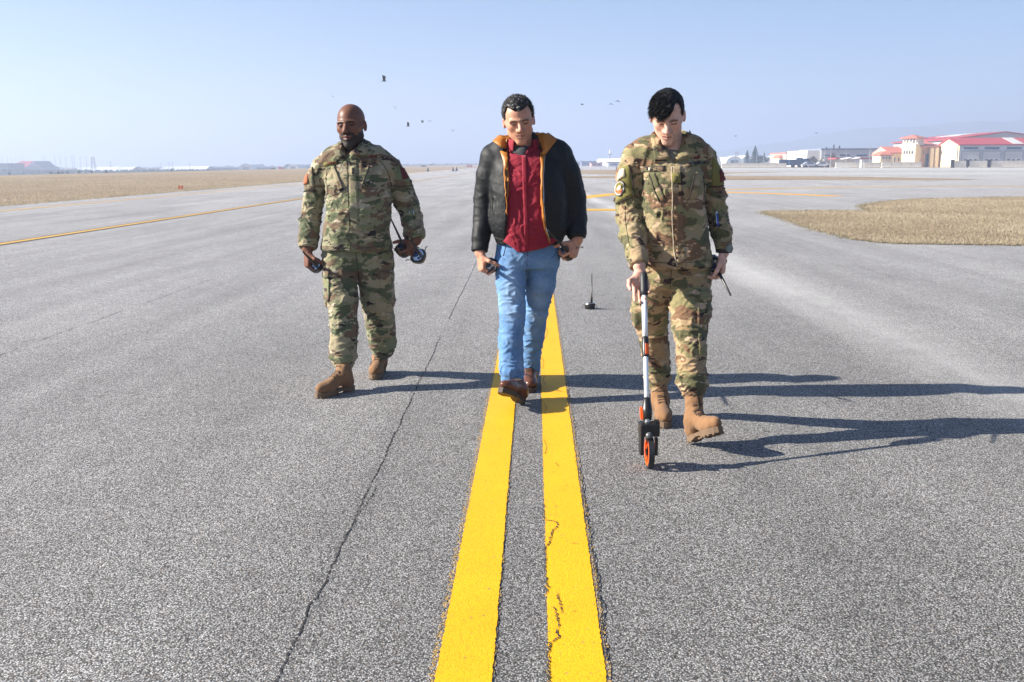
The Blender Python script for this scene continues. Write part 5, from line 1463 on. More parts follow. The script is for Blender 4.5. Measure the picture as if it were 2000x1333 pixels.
def vneck(Yc, top_px, hw_px, bottom_px, depth=.07, lean=0.0):
    """wedge cut open at the throat: top_px (x,y), half width at top, bottom point"""
    a = P(top_px[0], top_px[1], Yc); b = P(bottom_px[0], bottom_px[1], Yc); sc = 1/pxm(a); hw = hw_px*sc
    H = a[2]-b[2]
    def f(p):
        t = np.clip((p[:,2]-b[2])/H, -1, 1.6); cx = b[0]+(a[0]-b[0])*t
        d = (np.abs(p[:,0]-cx)-hw*np.clip(t,0,1.6))*.75
        d = np.maximum(d, p[:,1]-(Yc-.145+depth+ .09*np.clip(t,0,1.3)))
        return d
    return f, np.array([a[0]-hw*2, Yc-.35, b[2]-.02]), np.array([a[0]+hw*2, Yc+.15, a[2]+.08])
foldsL = arm_folds(armL[0],100)+arm_folds(armL[1],120)+[(P(645,430,YL_-.15),.14,(.35,0,1),.07,.010,140),(P(745,430,YL_-.15),.14,(-.3,0,1),.08,.008,150),(P(648,360,YL_-.1),.09,(.8,0,.5),.05,.010,160),(P(752,360,YL_-.1),.09,(-.8,0,.5),.05,.008,170),(P(690,470,YL_-.15),.12,(.2,0,1),.07,.006,180)]
jkL = jacket(rootL, torsoL, shL, armL, M_CAMO_L, vneck(YL_, (688,288), 17, (677,316), .06), foldsL)
def trousers(parent, pelvis, legs, mat, folds, h=.0054, extra=[], drape=.0075):
    pr = [loft_prim(pelvis, .03)]+[tube_prim(W, R, .022) for W, R in legs]+extra
    V, Q = sdf_mesh(pr, h); V = displace(V, Q, folds, .003, 23, 6.0, drape)
    return fast_mesh('trousers', V, Q, mat, parent), V, Q
def blob_prim(p, r, k=.02):
    p = np.asarray(p, float); r = np.asarray(r, float); return Prim(lambda x, p=p, r=r: ell(x, p, r), p-r, p+r, k)
trL = trousers(rootL, rows3(YL_, [(468,646,752,.125,0),(500,637,762,.135,0),(524,640,764,.12,0)]), legL, M_CAMO_L, leg_folds(legL[0],200)+leg_folds(legL[1],220),
    extra=[blob_prim(P(640,575,YL_-.07),(.020,.06,.085)), blob_prim(P(762,565,YL_+.05),(.022,.06,.085)), blob_prim(P(762,630,YL_+.12),(.016,.04,.06)), blob_prim(P(671,697,YL_-.205),(.087,.087,.030),.02), blob_prim(P(747,672,YL_+.215),(.084,.084,.032),.02)])
# boots
def footpair(parent, heel_px, toe_dir, lift, ankle, name, mats, low, L, lab=None):
    hp = G(*heel_px); d = np.array([toe_dir[0], toe_dir[1], 0.0]); d /= np.linalg.norm(d); s = math.radians(lift)
    fwd = d*math.cos(s)+np.array([0,0,1])*math.sin(s); up = np.array([0,0,1])*math.cos(s)-d*math.sin(s)
    return boot(parent, name, hp+np.array([0,0,.006 if not low else .001]), fwd, up, ankle, mats, low, L, lab)
BM = (M_BOOT, M_SOLE, M_LACE)
footpair(rootL, (690,762), (-.60,-.80), 0, legL[0][0][-1]+np.array([0,0,.02]), 'boot', BM, False, .295)
footpair(rootL, (747,725), (-.04,-1), 0, legL[1][0][-1]+np.array([0,0,.02]), 'boot', BM, False, .295)
# tee, collar, details
def tee(parent, Yc, c, r, mat, name='tee_shirt'):
    V, Q = sdf_mesh([tube_prim([c+np.array([0,.0,-.052]), c+np.array([0,.01,-.13])], [r, r*1.35], .02, False)], .005); fast_mesh(name, V, Q, mat, parent)
bvL = make_bvh([jkL[1:], trL[1:]])
jL = jkL[0]
tee(rootL, YL_, P(688,301,YL_-.01), .066, M_TSH)
collar_band('collar', P(690,297,YL_+.012), .088, M_CAMO_L, jL, 62, .038, .055, 1.34, .022, -.05, .035)
decal('collar_flap', [(651,290),(667,281),(676,311),(657,306)], bvL, YL_, .018, M_CAMO_L, jL, 6, 6)
decal('collar_flap', [(699,283),(717,277),(717,306),(686,305)], bvL, YL_, .020, M_CAMO_L, jL, 6, 6)
decal('placket', [(679,314),(699,313),(701,488),(684,490)], bvL, YL_-.1, .0035, M_CAMO_L, jL, 4, 30)
seam('placket_seam', [(678.5,314),(679,360),(682,420),(684.5,490)], bvL, YL_-.1, .0020, .004, M_DKTH, jL, 30)
seam('hem_seam', [(631,481),(660,484),(684,486),(720,484),(762,479)], bvL, YL_-.1, .0016, .001, M_DKTH, jL, 26)
decal('name_tape', [(632,318),(658,314),(659,321),(633,325)], bvL, YL_-.1, .003, M_OLIVE, jL, 5, 2)
for k in range(6): decal('tape_stitching', [(640+k*3.0,317.6-k*.4),(642+k*3.0,317.4-k*.4),(642+k*3.0,321.8-k*.4),(640+k*3.0,322-k*.4)], bvL, YL_-.1, .0045, M_MARON, jL, 1, 1)
tp = decal('service_tape', [(704,311),(743,310),(743,317),(704,318)], bvL, YL_-.1, .003, M_CAMO_L, jL, 6, 2)
lay_text('service_lettering', 'U.S. AIR FORCE', [(706,312),(742,311),(742,316),(706,317)], bvL, YL_-.1, .0048, M_MARON, tp)
decal('badge', [(722,303.5),(737,303),(737,308),(722,308.5)], bvL, YL_-.1, .0035, M_MARON, jL, 3, 2)
pk = decal('chest_pocket', [(646,326),(653,324),(672,370),(662,374)], bvL, YL_-.1, .005, M_CAMO_L, jL, 3, 10)
seam('pocket_zip', [(652.5,325),(672,371)], bvL, YL_-.1, .0028, .006, M_DKTH, pk, 14)
pk = decal('chest_pocket', [(721,325),(731,324),(717,369),(706,368)], bvL, YL_-.1, .005, M_CAMO_L, jL, 3, 10)
seam('pocket_zip', [(721,325),(706,368)], bvL, YL_-.1, .0028, .006, M_DKTH, pk, 14)
seam('pocket_seam', [(644,385),(668,374),(681,362)], bvL, YL_-.1, .0016, .002, M_DKTH, jL, 12)
rk = decal('rank_tab', [(684,326),(694,326),(695,344),(685,344)], bvL, YL_-.1, .005, M_CAMO_L, jL, 2, 3)
decal('rank_mark', [(687,329),(691,329),(691,341),(687,341)], bvL, YL_-.1, .007, M_DKTH, rk, 1, 2)
sp = decal('sleeve_pocket', [(597,340),(611,326),(614,370),(592,374)], bvL, YL_, .007, M_CAMO_L, jL, 5, 8)
decal('unit_patch', [(595,345),(603,341),(603,358),(594,362)], bvL, YL_, .010, M_RUST, sp, 3, 4)
seam('pocket_edge', [(611,327),(613,349),(614,371),(593,375)], bvL, YL_, .003, .006, M_DKTH, sp, 16)
sp = decal('sleeve_pocket', [(776,312),(785,322),(801,362),(779,365)], bvL, YL_, .007, M_CAMO_L, jL, 5, 8)
decal('unit_patch', [(780,328),(789,331),(797,349),(786,352)], bvL, YL_, .010, M_MARON, sp, 3, 4)
seam('pocket_edge', [(762,361),(779,365),(803,362)], bvL, YL_, .003, .006, M_DKTH, sp, 12)
pp = decal('pen_pocket', [(796,410),(806,409),(809,452),(799,453)], bvL, YL_, .005, M_CAMO_L, jL, 3, 8)
for (a, b) in ((800,411),(806,410)): seam('pen_clip', [(a,b),(a+1,b+9)], bvL, YL_, .0022, .008, M_METAL, pp, 5)
for (q) in ([(583,476),(622,476),(621,487),(582,487)], [(790,456),(829,458),(830,470),(789,469)]): decal('cuff', q, bvL, YL_-.02, .004, M_CAMO_L, jL, 8, 3)
tL = trL[0]
for q in ([(634,524),(644,526),(644,588),(636,592)], [(741,530),(767,532),(767,590),(742,588)]):
    cp = decal('cargo_pocket', q, bvL, YL_, .008, M_CAMO_L, tL, 5, 7)
    decal('pocket_flap', [q[0], q[1], tuple(np.array(q[1])*.72+np.array(q[2])*.28), tuple(np.array(q[0])*.72+np.array(q[3])*.28)], bvL, YL_, .013, M_CAMO_L, cp, 5, 3)
decal('calf_pocket', [(753,612),(768,612),(768,648),(754,650)], bvL, YL_, .007, M_CAMO_L, tL, 3, 5)
seam('fly_seam', [(695,492),(699,530),(701,556)], bvL, YL_-.1, .0018, .001, M_DKTH, tL, 14)
seam('inseam', [(700,560),(697,620),(696,690)], bvL, YL_-.1, .0015, .001, M_DKTH, tL, 14)

for q in ([(645,313),(638,335),(637,358),(641,380)], [(742,312),(757,335),(764,358),(766,380)]): seam('armhole_seam', q, bvL, YL_, .0020, .0005, M_DKTH, jL, 16)
# ================================================================ middle man: leather jacket, red shirt, jeans
YM_ = float(G(1025,768)[1]); gm = P(1025,768,YM_); rootM = empty('person', (gm[0], YM_, 0.0), 'grey-haired man in open black leather jacket, crimson shirt and blue jeans', 'person')
torsoM = rows3(YM_, [(292,985,1062,.085,.03),(304,968,1082,.115,.02),(325,960,1098,.145,.0),(360,957,1107,.160,-.015),(400,957,1110,.168,-.02),(435,956,1110,.168,-.02),(455,960,1107,.160,-.015),(466,968,1099,.148,-.005),(477,969,1098,.150,-.005)])
shirtM = rows3(YM_, [(290,992,1052,.070,.02),(308,978,1078,.108,.0),(345,970,1094,.136,-.015),(390,968,1098,.148,-.02),(435,968,1098,.153,-.022),(470,972,1096,.150,-.022),(497,974,1093,.148,-.015)])
shM = [limb(YM_, [(1020,290,.03,60),(985,299,.03,62),(966,309,.03,56)]), limb(YM_, [(1024,288,.03,60),(1062,295,.03,62),(1088,304,.03,60)])]
armM = [limb(YM_, [(967,310,.03,56),(955,345,.035,51),(948,390,.045,46),(944,430,.02,41),(939,465,-.03,36),(937,492,-.06,31)]),
        limb(YM_, [(1087,305,.03,60),(1106,342,.035,57),(1118,388,.05,53),(1123,428,.03,47),(1127,455,-.015,38),(1128,466,-.03,34)])]
legM = [limb(YM_, [(999,508,-.02,64),(998,556,-.07,57),(1000,612,-.13,49),(998,670,-.18,47),(999,722,-.22,47),(1002,750,-.225,43)]),
        limb(YM_, [(1060,508,.0,66),(1055,556,.02,56),(1047,612,.08,46),(1040,670,.17,41),(1036,712,.23,38),(1036,731,.25,35)])]
headM = Head(P(1013.5,237,YM_-.055), 5, 17, -7, 1.04, 1.05, 1.08)
neckM = ([headM.w(0,-.022,-.045), P(1022,284,YM_+.02), P(1024,300,YM_+.03)], [.060,.064,.075])
wl = P(938,497,YM_-.07); wr = P(1128,470,YM_-.035)
hm1, fm1 = hand_prims(wl, (.10,-.20,-1), (.42,-.90,.02), True, GRIP, THUMB, 1.0, P(937,476,YM_-.045))
hm2, fm2 = hand_prims(wr, (-.32,-.38,-.87), (-.52,-.80,.30), False, GRIP, THUMB, 1.08, P(1127,450,YM_-.01))
optM = dict(brow_lo=.001, brow_w=.0058, lash_w=.0046, red=(.56,.20,.135), brow=(.03,.022,.02), brow_k=.95, lash=.97, lip=(.40,.15,.12), lip_k=.6)
bodyM = make_body(rootM, headM, neckM, torsoM, armM, legM, [hm1, hm2], M_SKIN_M, (.50,.265,.175), optM)
# shirt
def hem_cut(p_):
    hx_ = np.array([P(a,480,YM_-.15)[0] for a in (960,985,1012,1030,1060,1080,1110)]); hz_ = np.array([P(1025,b,YM_-.15)[2] for b in (462,474,492,492,486,478,462)])
    return (p_[:,2]-np.interp(p_[:,0], hx_, hz_))*.85
prS = [loft_prim(shirtM, .02), Prim(hem_cut, np.array([gm[0]-.4,YM_-.4,.6]), np.array([gm[0]+.4,YM_+.4,1.05]), .004, 's')]; VS, QS = sdf_mesh(prS, .0054)
VS = displace(VS, QS, [(P(1012,420,YM_-.2),.16,(.5,0,1),.09,.012,301),(P(1010,340,YM_-.2),.13,(.9,0,.6),.08,.010,305),(P(1035,460,YM_-.2),.10,(.7,0,.7),.06,.012,309),(P(1050,340,YM_-.2),.10,(-.6,0,.8),.07,.008,313)], .003, 33, 6, .0035)
shirt = fast_mesh('shirt', VS, QS, M_RED, rootM)
# jacket with the front cut open along two edges
def opening(p_):
    L_ = np.array([(979,262),(984,290),(990,320),(990,360),(989,420),(987,490)]); R_ = np.array([(1063,262),(1062,290),(1057,320),(1056,360),(1061,420),(1076,490)])
    zs = np.array([P(a,b,YM_-.17)[2] for a,b in L_]); xl_ = np.array([P(a,b,YM_-.17)[0] for a,b in L_]); xr_ = np.array([P(a,b,YM_-.17)[0] for a,b in R_])
    o = np.argsort(zs); z = p_[:,2]
    a = np.interp(z, zs[o], xl_[o]); b = np.interp(z, zs[o], xr_[o])
    d = np.maximum(a-p_[:,0], p_[:,0]-b); d = np.maximum(d, p_[:,1]-(YM_-.02))
    return d*.95
cutM = Prim(opening, np.array([P(950,300,YM_)[0], YM_-.4, .75]), np.array([P(1095,300,YM_)[0], YM_+.02, 1.65]), .006, 's')
foldsM = arm_folds(armM[0],320,.0024)+arm_folds(armM[1],340,.0026)+[(P(972,400,YM_-.15),.12,(1,0,.15),.05,.006,360),(P(1085,400,YM_-.15),.14,(1,0,.3),.07,.006,370),(P(965,455,YM_-.1),.06,(.2,0,1),.03,.006,376),(P(1098,450,YM_-.1),.07,(.2,0,1),.03,.007,380)]
prJ = [loft_prim(torsoM, .02)]+[tube_prim(W, R, .05) for W, R in shM]+[tube_prim(W, R, .016, True) for W, R in armM]+[cutM]
VJ, QJ = sdf_mesh(prJ, .0052); VJ = displace(VJ, QJ, foldsM, .0022, 43, 6.5, .0022)
jM = fast_mesh('jacket', VJ, QJ, M_BLK, rootM)
bvJ = make_bvh([(VJ, QJ)]); bvS = make_bvh([(VS, QS)])
trM = trousers(rootM, rows3(YM_, [(466,973,1091,.125,0),(498,968,1093,.135,0),(522,970,1090,.12,0)]), legM, M_DENIM, leg_folds(legM[0],400,.0085)+leg_folds(legM[1],420,.0085), drape=.0045)
V_ = trM[1]; kn = legM[0][0][1]*.6+legM[0][0][2]*.4; kn2 = legM[1][0][1]*.6+legM[1][0][2]*.4
wear = np.clip(.85*np.exp(-((V_-kn)**2/np.array([.05**2,.15**2,.16**2])).sum(1))+.6*np.exp(-((V_-kn2)**2/np.array([.05**2,.15**2,.15**2])).sum(1))+.15*SN(9,8)(V_), 0, 1)
at = trM[0].data.attributes.new('wear','FLOAT','POINT'); at.data.foreach_set('value', wear.astype(np.float32))
bvT = make_bvh([trM[1:]])
SM = (M_SHOE, M_SHSOLE, plain('dark_lace', (.03,.02,.015), .7))
footpair(rootM, (1020,790), (-.42,-.90), 25, legM[0][0][-1]+np.array([0,0,.03]), 'shoe', SM, True, .30, 'brown leather shoe with its toe lifted')
footpair(rootM, (1035,748), (.0,-1), 0, legM[1][0][-1]+np.array([0,0,.03]), 'shoe', SM, True, .30)
tee(rootM, YM_, P(1019,288,YM_-.02), .070, M_TSHG)
# shirt collar and placket
collar_band('shirt_collar', P(1021,287,YM_+.012), .083, M_RED, shirt, 70, .034, .052, 1.25, .022, .06, .030)
decal('collar_flap', [(988,270),(999,262),(999,301),(989,290)], bvS, YM_-.05, .016, M_RED, shirt, 6, 6)
decal('collar_flap', [(1043,263),(1055,262),(1053,288),(1026,305)], bvS, YM_-.05, .014, M_RED, shirt, 6, 6)
decal('shirt_placket', [(1019,304),(1028,304),(1034,493),(1025,493)], bvS, YM_-.1, .0035, M_RED, shirt, 3, 26)
decal('tee_opening', [(1000,283),(1039,281),(1025,304),(1000,299)], bvS, YM_-.05, .006, M_TSHG, shirt, 4, 5)
# tan lining: collar leaves and facing strips
decal('tan_collar', [(978,266),(998,262),(993,297),(964,278)], bvJ, YM_-.03, .012, M_TAN, jM, 8, 8)
decal('tan_collar', [(1048,255),(1064,259),(1087,275),(1062,307)], bvJ, YM_-.03, .012, M_TAN, jM, 8, 8)
collar_band('collar', P(1022,286,YM_+.02), .100, M_TAN, jM, 120, .030, .045, 1.22, .022, .05, .01)
def facing(name, edge, w, bv):
    for k in range(len(edge)-1):
        (a,b),(c,d) = edge[k], edge[k+1]; yield (a,b,c,d,w[k],w[k+1])
def ribbon(name, left, right, bvh, Yref, th, mat, parent):
    n = len(left); V = []; F = []
    for (a, b) in zip(left, right):
        for t in (0,.5,1):
            l, nn = lay(bvh, a[0]+(b[0]-a[0])*t, a[1]+(b[1]-a[1])*t, Yref); V.append(l+nn*th)
    for i in range(n-1):
        for j in range(2): F.append((i*3+j, (i+1)*3+j, (i+1)*3+j+1, i*3+j+1))
    o = mesh_obj(name, V, F, mat, parent, True); md = o.modifiers.new('thick','SOLIDIFY'); md.thickness = .006; md.offset = -1
    return o
def resamp(pts, n=24):
    pts = np.array(pts, float); s = np.r_[0, np.cumsum(np.linalg.norm(np.diff(pts,axis=0),axis=1))]; u = np.linspace(0,s[-1],n); return np.c_[np.interp(u,s,pts[:,0]), np.interp(u,s,pts[:,1])]
bvJS = make_bvh([(VJ, QJ), (VS, QS)])
ribbon('tan_facing', resamp([(978,296),(985,320),(988,360),(989,400),(989,420)]), resamp([(993,294),(994,320),(994,360),(992,400),(990,420)]), bvJS, YM_-.1, .010, M_TAN, jM)
ribbon('tan_facing', resamp([(1055,300),(1055,340),(1056,380),(1058,420),(1062,445),(1072,475)]), resamp([(1064,300),(1061,340),(1060,380),(1062,420),(1066,445),(1074,476)]), bvJS, YM_-.1, .010, M_TAN, jM)
seam('zip', [(984,305),(989,340),(990,400),(989,440),(988,480)], bvJ, YM_-.1, .0028, .002, M_DKTH, jM, 24)
seam('zip', [(1065,300),(1061,345),(1062,400),(1066,440),(1075,476)], bvJ, YM_-.1, .0022, .003, M_METAL, jM, 24)
MB().tube([P(987.5,482,YM_-.19),P(986,489,YM_-.195),P(983,501,YM_-.19)], [.004,.003,.004], 6).build('zip_pull', M_DKTH, jM)
seam('pocket_welt', [(962,408),(963,395),(961,382)], bvJ, YM_-.1, .003, .002, M_DKTH, jM, 8)
seam('yoke_seam', [(960,411),(988,413)], bvJ, YM_-.1, .0018, .001, M_DKTH, jM, 10)
seam('waistband_seam', [(966,464),(987,470)], bvJ, YM_-.1, .0022, .001, M_DKTH, jM, 8)
decal('cuff', [(921,481),(953,481),(953,494),(921,494)], bvJ, YM_-.05, .003, M_BLK, jM, 8, 3)
decal('cuff', [(1110,452),(1144,456),(1141,476),(1110,464)], bvJ, YM_-.03, .003, M_BLK, jM, 8, 3)
seam('fly_seam', [(1030,492),(1029,515),(1027,540)], bvT, YM_-.1, .002, .001, plain('denim_stitch',(.05,.09,.19),.8), trM[0], 12)
seam('front_pocket_seam', [(972,486),(977,500),(985,507)], bvT, YM_-.1, .0018, .001, plain('denim_stitch',(.05,.09,.19),.8), trM[0], 10)
seam('front_pocket_seam', [(1089,484),(1083,500),(1074,507)], bvT, YM_-.1, .0018, .001, plain('denim_stitch',(.05,.09,.19),.8), trM[0], 10)
# hair
def planeM(q):
    x, y, z = q[:,0], q[:,1], q[:,2]; ax = np.abs(x)
    hl = .073+.9*np.clip(ax-.018,0,.04)-.9*np.clip(ax-.058,0,.05)*3.2
    front = (z-hl)+(-.55)*np.clip(y-.065,-.02,.1)
    side = -(y-.022)                     # behind the temple
    low = z-(-.012-.5*np.clip(-y,0,.1))
    return np.maximum(front, np.minimum(side*1.0, low))*.8
hM, VhM, NhM = hair_cap(headM, (0,-.016,.044), (.0820,.100,.0940), planeM, M_HAIRG, bodyM[0], .0022)
qh = headM.loc(VhM)
strands('hair_locks', headM, VhM, NhM, np.ones(len(VhM),bool), 9000, .016, .0009, M_HAIRG, hM, lambda q: np.c_[q[:,0]*2, -.70+0*q[:,1], .25+0*q[:,2]], .45, 3, .3, .2)

# ================================================================ right man: dark hair, head bowed, measuring wheel
YR_ = float(G(1320,838)[1]); gr = P(1320,838,YR_); rootR = empty('person', (gr[0], YR_, 0.0), 'dark-haired man in camouflage uniform looking down and pushing a measuring wheel', 'person')
torsoR = rows3(YR_, [(296,1268,1346,.085,.02),(306,1258,1358,.105,.01),(325,1252,1370,.130,-.01),(360,1252,1378,.146,-.025),(400,1254,1374,.150,-.03),(440,1256,1380,.150,-.02),(480,1258,1387,.156,-.01),(508,1261,1390,.164,-.005),(521,1260,1392,.168,-.003)])
shR = [limb(YR_, [(1306,294,.02,66),(1268,300,.015,66),(1245,312,.01,60)]), limb(YR_, [(1310,292,.02,66),(1346,298,.015,66),(1366,310,.01,60)])]
armR = [limb(YR_, [(1244,312,.01,60),(1233,342,.015,59),(1230,384,.02,56),(1232,424,.0,53),(1237,460,-.08,50),(1244,495,-.17,43),(1248,519,-.225,37)]),
        limb(YR_, [(1366,311,.01,60),(1383,345,.02,54),(1392,386,.035,48),(1400,422,.025,43),(1410,455,-.02,41),(1413,488,-.05,31)])]
legR = [limb(YR_, [(1283,540,.0,78),(1273,585,.02,70),(1273,635,.08,60),(1281,690,.18,50),(1284,730,.24,46),(1285,748,.25,40)]),
        limb(YR_, [(1346,540,-.01,82),(1347,590,-.07,76),(1347,640,-.13,67),(1350,690,-.18,59),(1352,738,-.22,56),(1354,762,-.225,48)])]
headR = Head(P(1304,228,YR_-.075), -8, 31, -1, 1.04, .98, .95)
neckR = ([headR.w(0,-.03,-.04), P(1310,284,YR_+.0), P(1310,304,YR_+.02)], [.058,.062,.074])
wl = P(1249,524,YR_-.235); wr = P(1414,494,YR_-.055)
# the measuring wheel's handle runs from the hand down and forward to the wheel
WHEEL = G(1268,913.5); GRIPTOP = P(1257,533,YR_-.27)
hdir = WHEEL+np.array([0,0,.16])-GRIPTOP; hdir /= np.linalg.norm(hdir)
hN_ = np.array([0,-1.0,0])-hdir*float(np.array([0,-1.0,0])@hdir); hN_ /= np.linalg.norm(hN_)
hr1, fr1 = hand_prims(GRIPTOP-hN_*.032-hdir*.012+np.array([-.012,0,0]), hdir, (-1,0,0), True, [(14,22,14),(16,26,16),(20,30,20),(26,34,22)], [(.75,.75,.55),(.15,1,.55),(-.25,1,.30)], 1.0, P(1247,503,YR_-.19))
hr2, fr2 = hand_prims(wr, (-.08,-.10,-1), (-.15,-1,-.15), False, [(30,48,24),(42,58,30),(50,62,34),(54,64,36)], [(.5,.85,.2),(.15,1,.35),(.0,1,.5)], 1.0, P(1413,476,YR_-.035))
optR = dict(brow_lo=.001, brow_w=.0056, lash_w=.0042, red=(.66,.27,.21), brow=(.016,.011,.010), brow_k=.97, lash=.85, lip=(.55,.20,.18), lip_k=.7)
bodyR = make_body(rootR, headR, neckR, torsoR, armR, legR, [hr1, hr2], M_SKIN_R, (.62,.375,.285), optR)
foldsR = arm_folds(armR[0],500,.012)+arm_folds(armR[1],520,.011)+[(P(1300,425,YR_-.17),.12,(.75,0,1),.06,.012,540),(P(1350,430,YR_-.17),.12,(-.2,0,1),.08,.007,545),(P(1270,350,YR_-.12),.10,(1,0,.3),.05,.012,550),(P(1360,345,YR_-.1),.10,(-.9,0,.5),.05,.009,555),(P(1300,480,YR_-.15),.13,(.4,0,1),.08,.008,560)]
jkR = jacket(rootR, torsoR, shR, armR, M_CAMO_R, vneck(YR_, (1312,286), 20, (1312,322), .06), foldsR)
trR = trousers(rootR, rows3(YR_, [(500,1264,1386,.125,0),(535,1252,1388,.135,0),(562,1250,1386,.12,0)]), legR, M_CAMO_R, leg_folds(legR[0],600,.013)+leg_folds(legR[1],620,.013),
    extra=[blob_prim(P(1242,605,YR_+.04),(.022,.06,.09)), blob_prim(P(1381,600,YR_-.07),(.020,.06,.085)), blob_prim(P(1374,668,YR_-.15),(.014,.04,.06)), blob_prim(P(1284,738,YR_+.245),(.070,.070,.030),.02), blob_prim(P(1353,748,YR_-.222),(.080,.080,.036),.02)])
footpair(rootR, (1286,811), (.0,-1), 0, legR[0][0][-1]+np.array([0,0,.02]), 'boot', BM, False, .295)
footpair(rootR, (1349,866), (.36,-.93), 24, legR[1][0][-1]+np.array([0,0,.02]), 'boot', BM, False, .295, 'boot with its heel down and toe lifted')
bvR = make_bvh([jkR[1:], trR[1:]]); jR = jkR[0]; tR = trR[0]
tee(rootR, YR_, P(1311,297,YR_-.04), .068, M_TSH)
collar_band('collar', P(1310,290,YR_-.005), .090, M_CAMO_R, jR, 75, .040, .058, 1.32, .030, -.03, .03)
decal('collar_flap', [(1275,262),(1287,262),(1308,312),(1278,319)], bvR, YR_-.05, .021, M_CAMO_R, jR, 7, 8)
decal('collar_flap', [(1334,258),(1347,262),(1362,306),(1316,318)], bvR, YR_-.05, .021, M_CAMO_R, jR, 7, 8)
decal('placket', [(1312,326),(1331,325),(1340,520),(1322,521)], bvR, YR_-.1, .0035, M_CAMO_R, jR, 4, 30)
seam('placket_seam', [(1311,326),(1313,380),(1313,440),(1316,490),(1322,520)], bvR, YR_-.1, .0018, .004, M_PALE, jR, 30)
seam('hem_seam', [(1266,512),(1300,514),(1322,515),(1360,512),(1386,508)], bvR, YR_-.1, .0016, .001, M_DKTH, jR, 26)
nt = decal('name_tape', [(1251,326),(1299,324),(1299,335),(1252,337)], bvR, YR_-.1, .003, M_CAMO_L, jR, 6, 2)
for k in range(5): decal('tape_stitching', [(1263+k*4.5,328),(1266+k*4.5,328),(1266+k*4.5,334),(1263+k*4.5,334)], bvR, YR_-.1, .0045, M_PALE if k % 2 else M_DKTH, nt, 1, 1)
tp = decal('service_tape', [(1341,318),(1385,313),(1385,322),(1342,328)], bvR, YR_-.1, .003, M_CAMO_L, jR, 6, 2)
lay_text('service_lettering', 'U.S. AIR FORCE', [(1343,319),(1384,314.5),(1384,321),(1343,326.5)], bvR, YR_-.1, .0048, M_DKTH, tp)
rk = decal('rank_tab', [(1312,340),(1329,340),(1330,358),(1313,358)], bvR, YR_-.1, .006, M_OLIVE, jR, 3, 3)
decal('rank_bar', [(1319,345),(1322.5,345),(1323,355),(1319.5,355)], bvR, YR_-.1, .009, M_DKTH, rk, 1, 2)
decal('badge', [(1355,304),(1367,303),(1367,310),(1355,311)], bvR, YR_-.1, .004, M_MARON, jR, 3, 2)
pk = decal('chest_pocket', [(1269,340),(1278,338),(1301,393),(1289,397)], bvR, YR_-.1, .006, M_CAMO_R, jR, 3, 10)
seam('pocket_zip', [(1269,341),(1289,397)], bvR, YR_-.1, .0030, .007, M_DKTH, pk, 14)
pk = decal('chest_pocket', [(1357,338),(1373,336),(1358,392),(1343,390)], bvR, YR_-.1, .007, M_CAMO_R, jR, 3, 10)
seam('pocket_zip', [(1357,338),(1343,390)], bvR, YR_-.1, .0030, .008, M_DKTH, pk, 14)
sp = decal('sleeve_pocket', [(1212,330),(1230,322),(1238,383),(1204,396)], bvR, YR_, .008, M_OLIVE, jR, 6, 9)
decal('flag_patch', [(1211,333),(1221,330),(1222,345),(1208,352)], bvR, YR_, .011, M_PALE, sp, 3, 3)
seam('pocket_edge', [(1229,323),(1234,352),(1238,383),(1205,397)], bvR, YR_, .003, .008, M_DKTH, sp, 18)
def disc_patch(name, c, rx, ry, rot, bvh, Yref, th, mat, parent, n=22):
    ring = []; ca, sa = math.cos(rot), math.sin(rot); V = []; F = []
    l0, n0 = lay(bvh, c[0], c[1], Yref); V.append(l0+n0*th)
    for s_ in (.6, 1.0, 1.0):
        for k in range(n):
            a = 6.283*k/n; u, v = rx*s_*math.cos(a), ry*s_*math.sin(a); l, nn = lay(bvh, c[0]+ca*u-sa*v, c[1]+sa*u+ca*v, Yref); V.append(l+n0*(th if len(V) <= 2*n else -.004))
    for k in range(n):
        q = (k+1) % n; F.append((0, 1+q, 1+k)); F.append((1+k, 1+q, 1+n+q, 1+n+k)); F.append((1+n+k, 1+n+q, 1+2*n+q, 1+2*n+k))
    return mesh_obj(name, V, F, mat, parent)
up_ = disc_patch('unit_patch', (1213,368), 10.5, 15.5, .25, bvR, YR_, .012, M_DKTH, sp)
disc_patch('patch_ring', (1213,368), 9.4, 14.0, .25, bvR, YR_, .0135, M_GREYP, up_)
disc_patch('patch_field', (1213,367), 6.9, 10.8, .25, bvR, YR_, .015, M_OLIVE, up_)
disc_patch('patch_flames', (1212.5,372.5), 6.2, 5.8, .25, bvR, YR_, .0165, M_ORP, up_)
disc_patch('patch_emblem', (1213.5,366), 3.0, 5.5, .5, bvR, YR_, .018, M_PALE, up_)
sp = decal('sleeve_pocket', [(1392,306),(1400,318),(1414,362),(1389,366)], bvR, YR_, .008, M_OLIVE, jR, 5, 8)
decal('unit_patch', [(1403,333),(1410,338),(1413,352),(1405,356)], bvR, YR_, .012, M_MARON, sp, 3, 4)
seam('pocket_edge', [(1374,360),(1389,366),(1414,363)], bvR, YR_, .003, .007, M_DKTH, sp, 10)
pp = decal('pen_pocket', [(1391,420),(1415,418),(1420,458),(1396,461)], bvR, YR_, .005, M_CAMO_R, jR, 4, 8)
seam('pocket_slot', [(1394,424),(1396,440)], bvR, YR_, .0030, .006, M_DKTH, pp, 6)
seam('sleeve_seam', [(1221,402),(1221,430),(1225,455),(1230,480)], bvR, YR_-.05, .0016, .001, M_DKTH, jR, 14)
for q in ([(1228,507),(1265,506),(1266,520),(1230,522)], [(1397,474),(1429,474),(1428,489),(1399,490)]): decal('cuff', q, bvR, YR_-.1, .004, M_CAMO_R, jR, 8, 3)
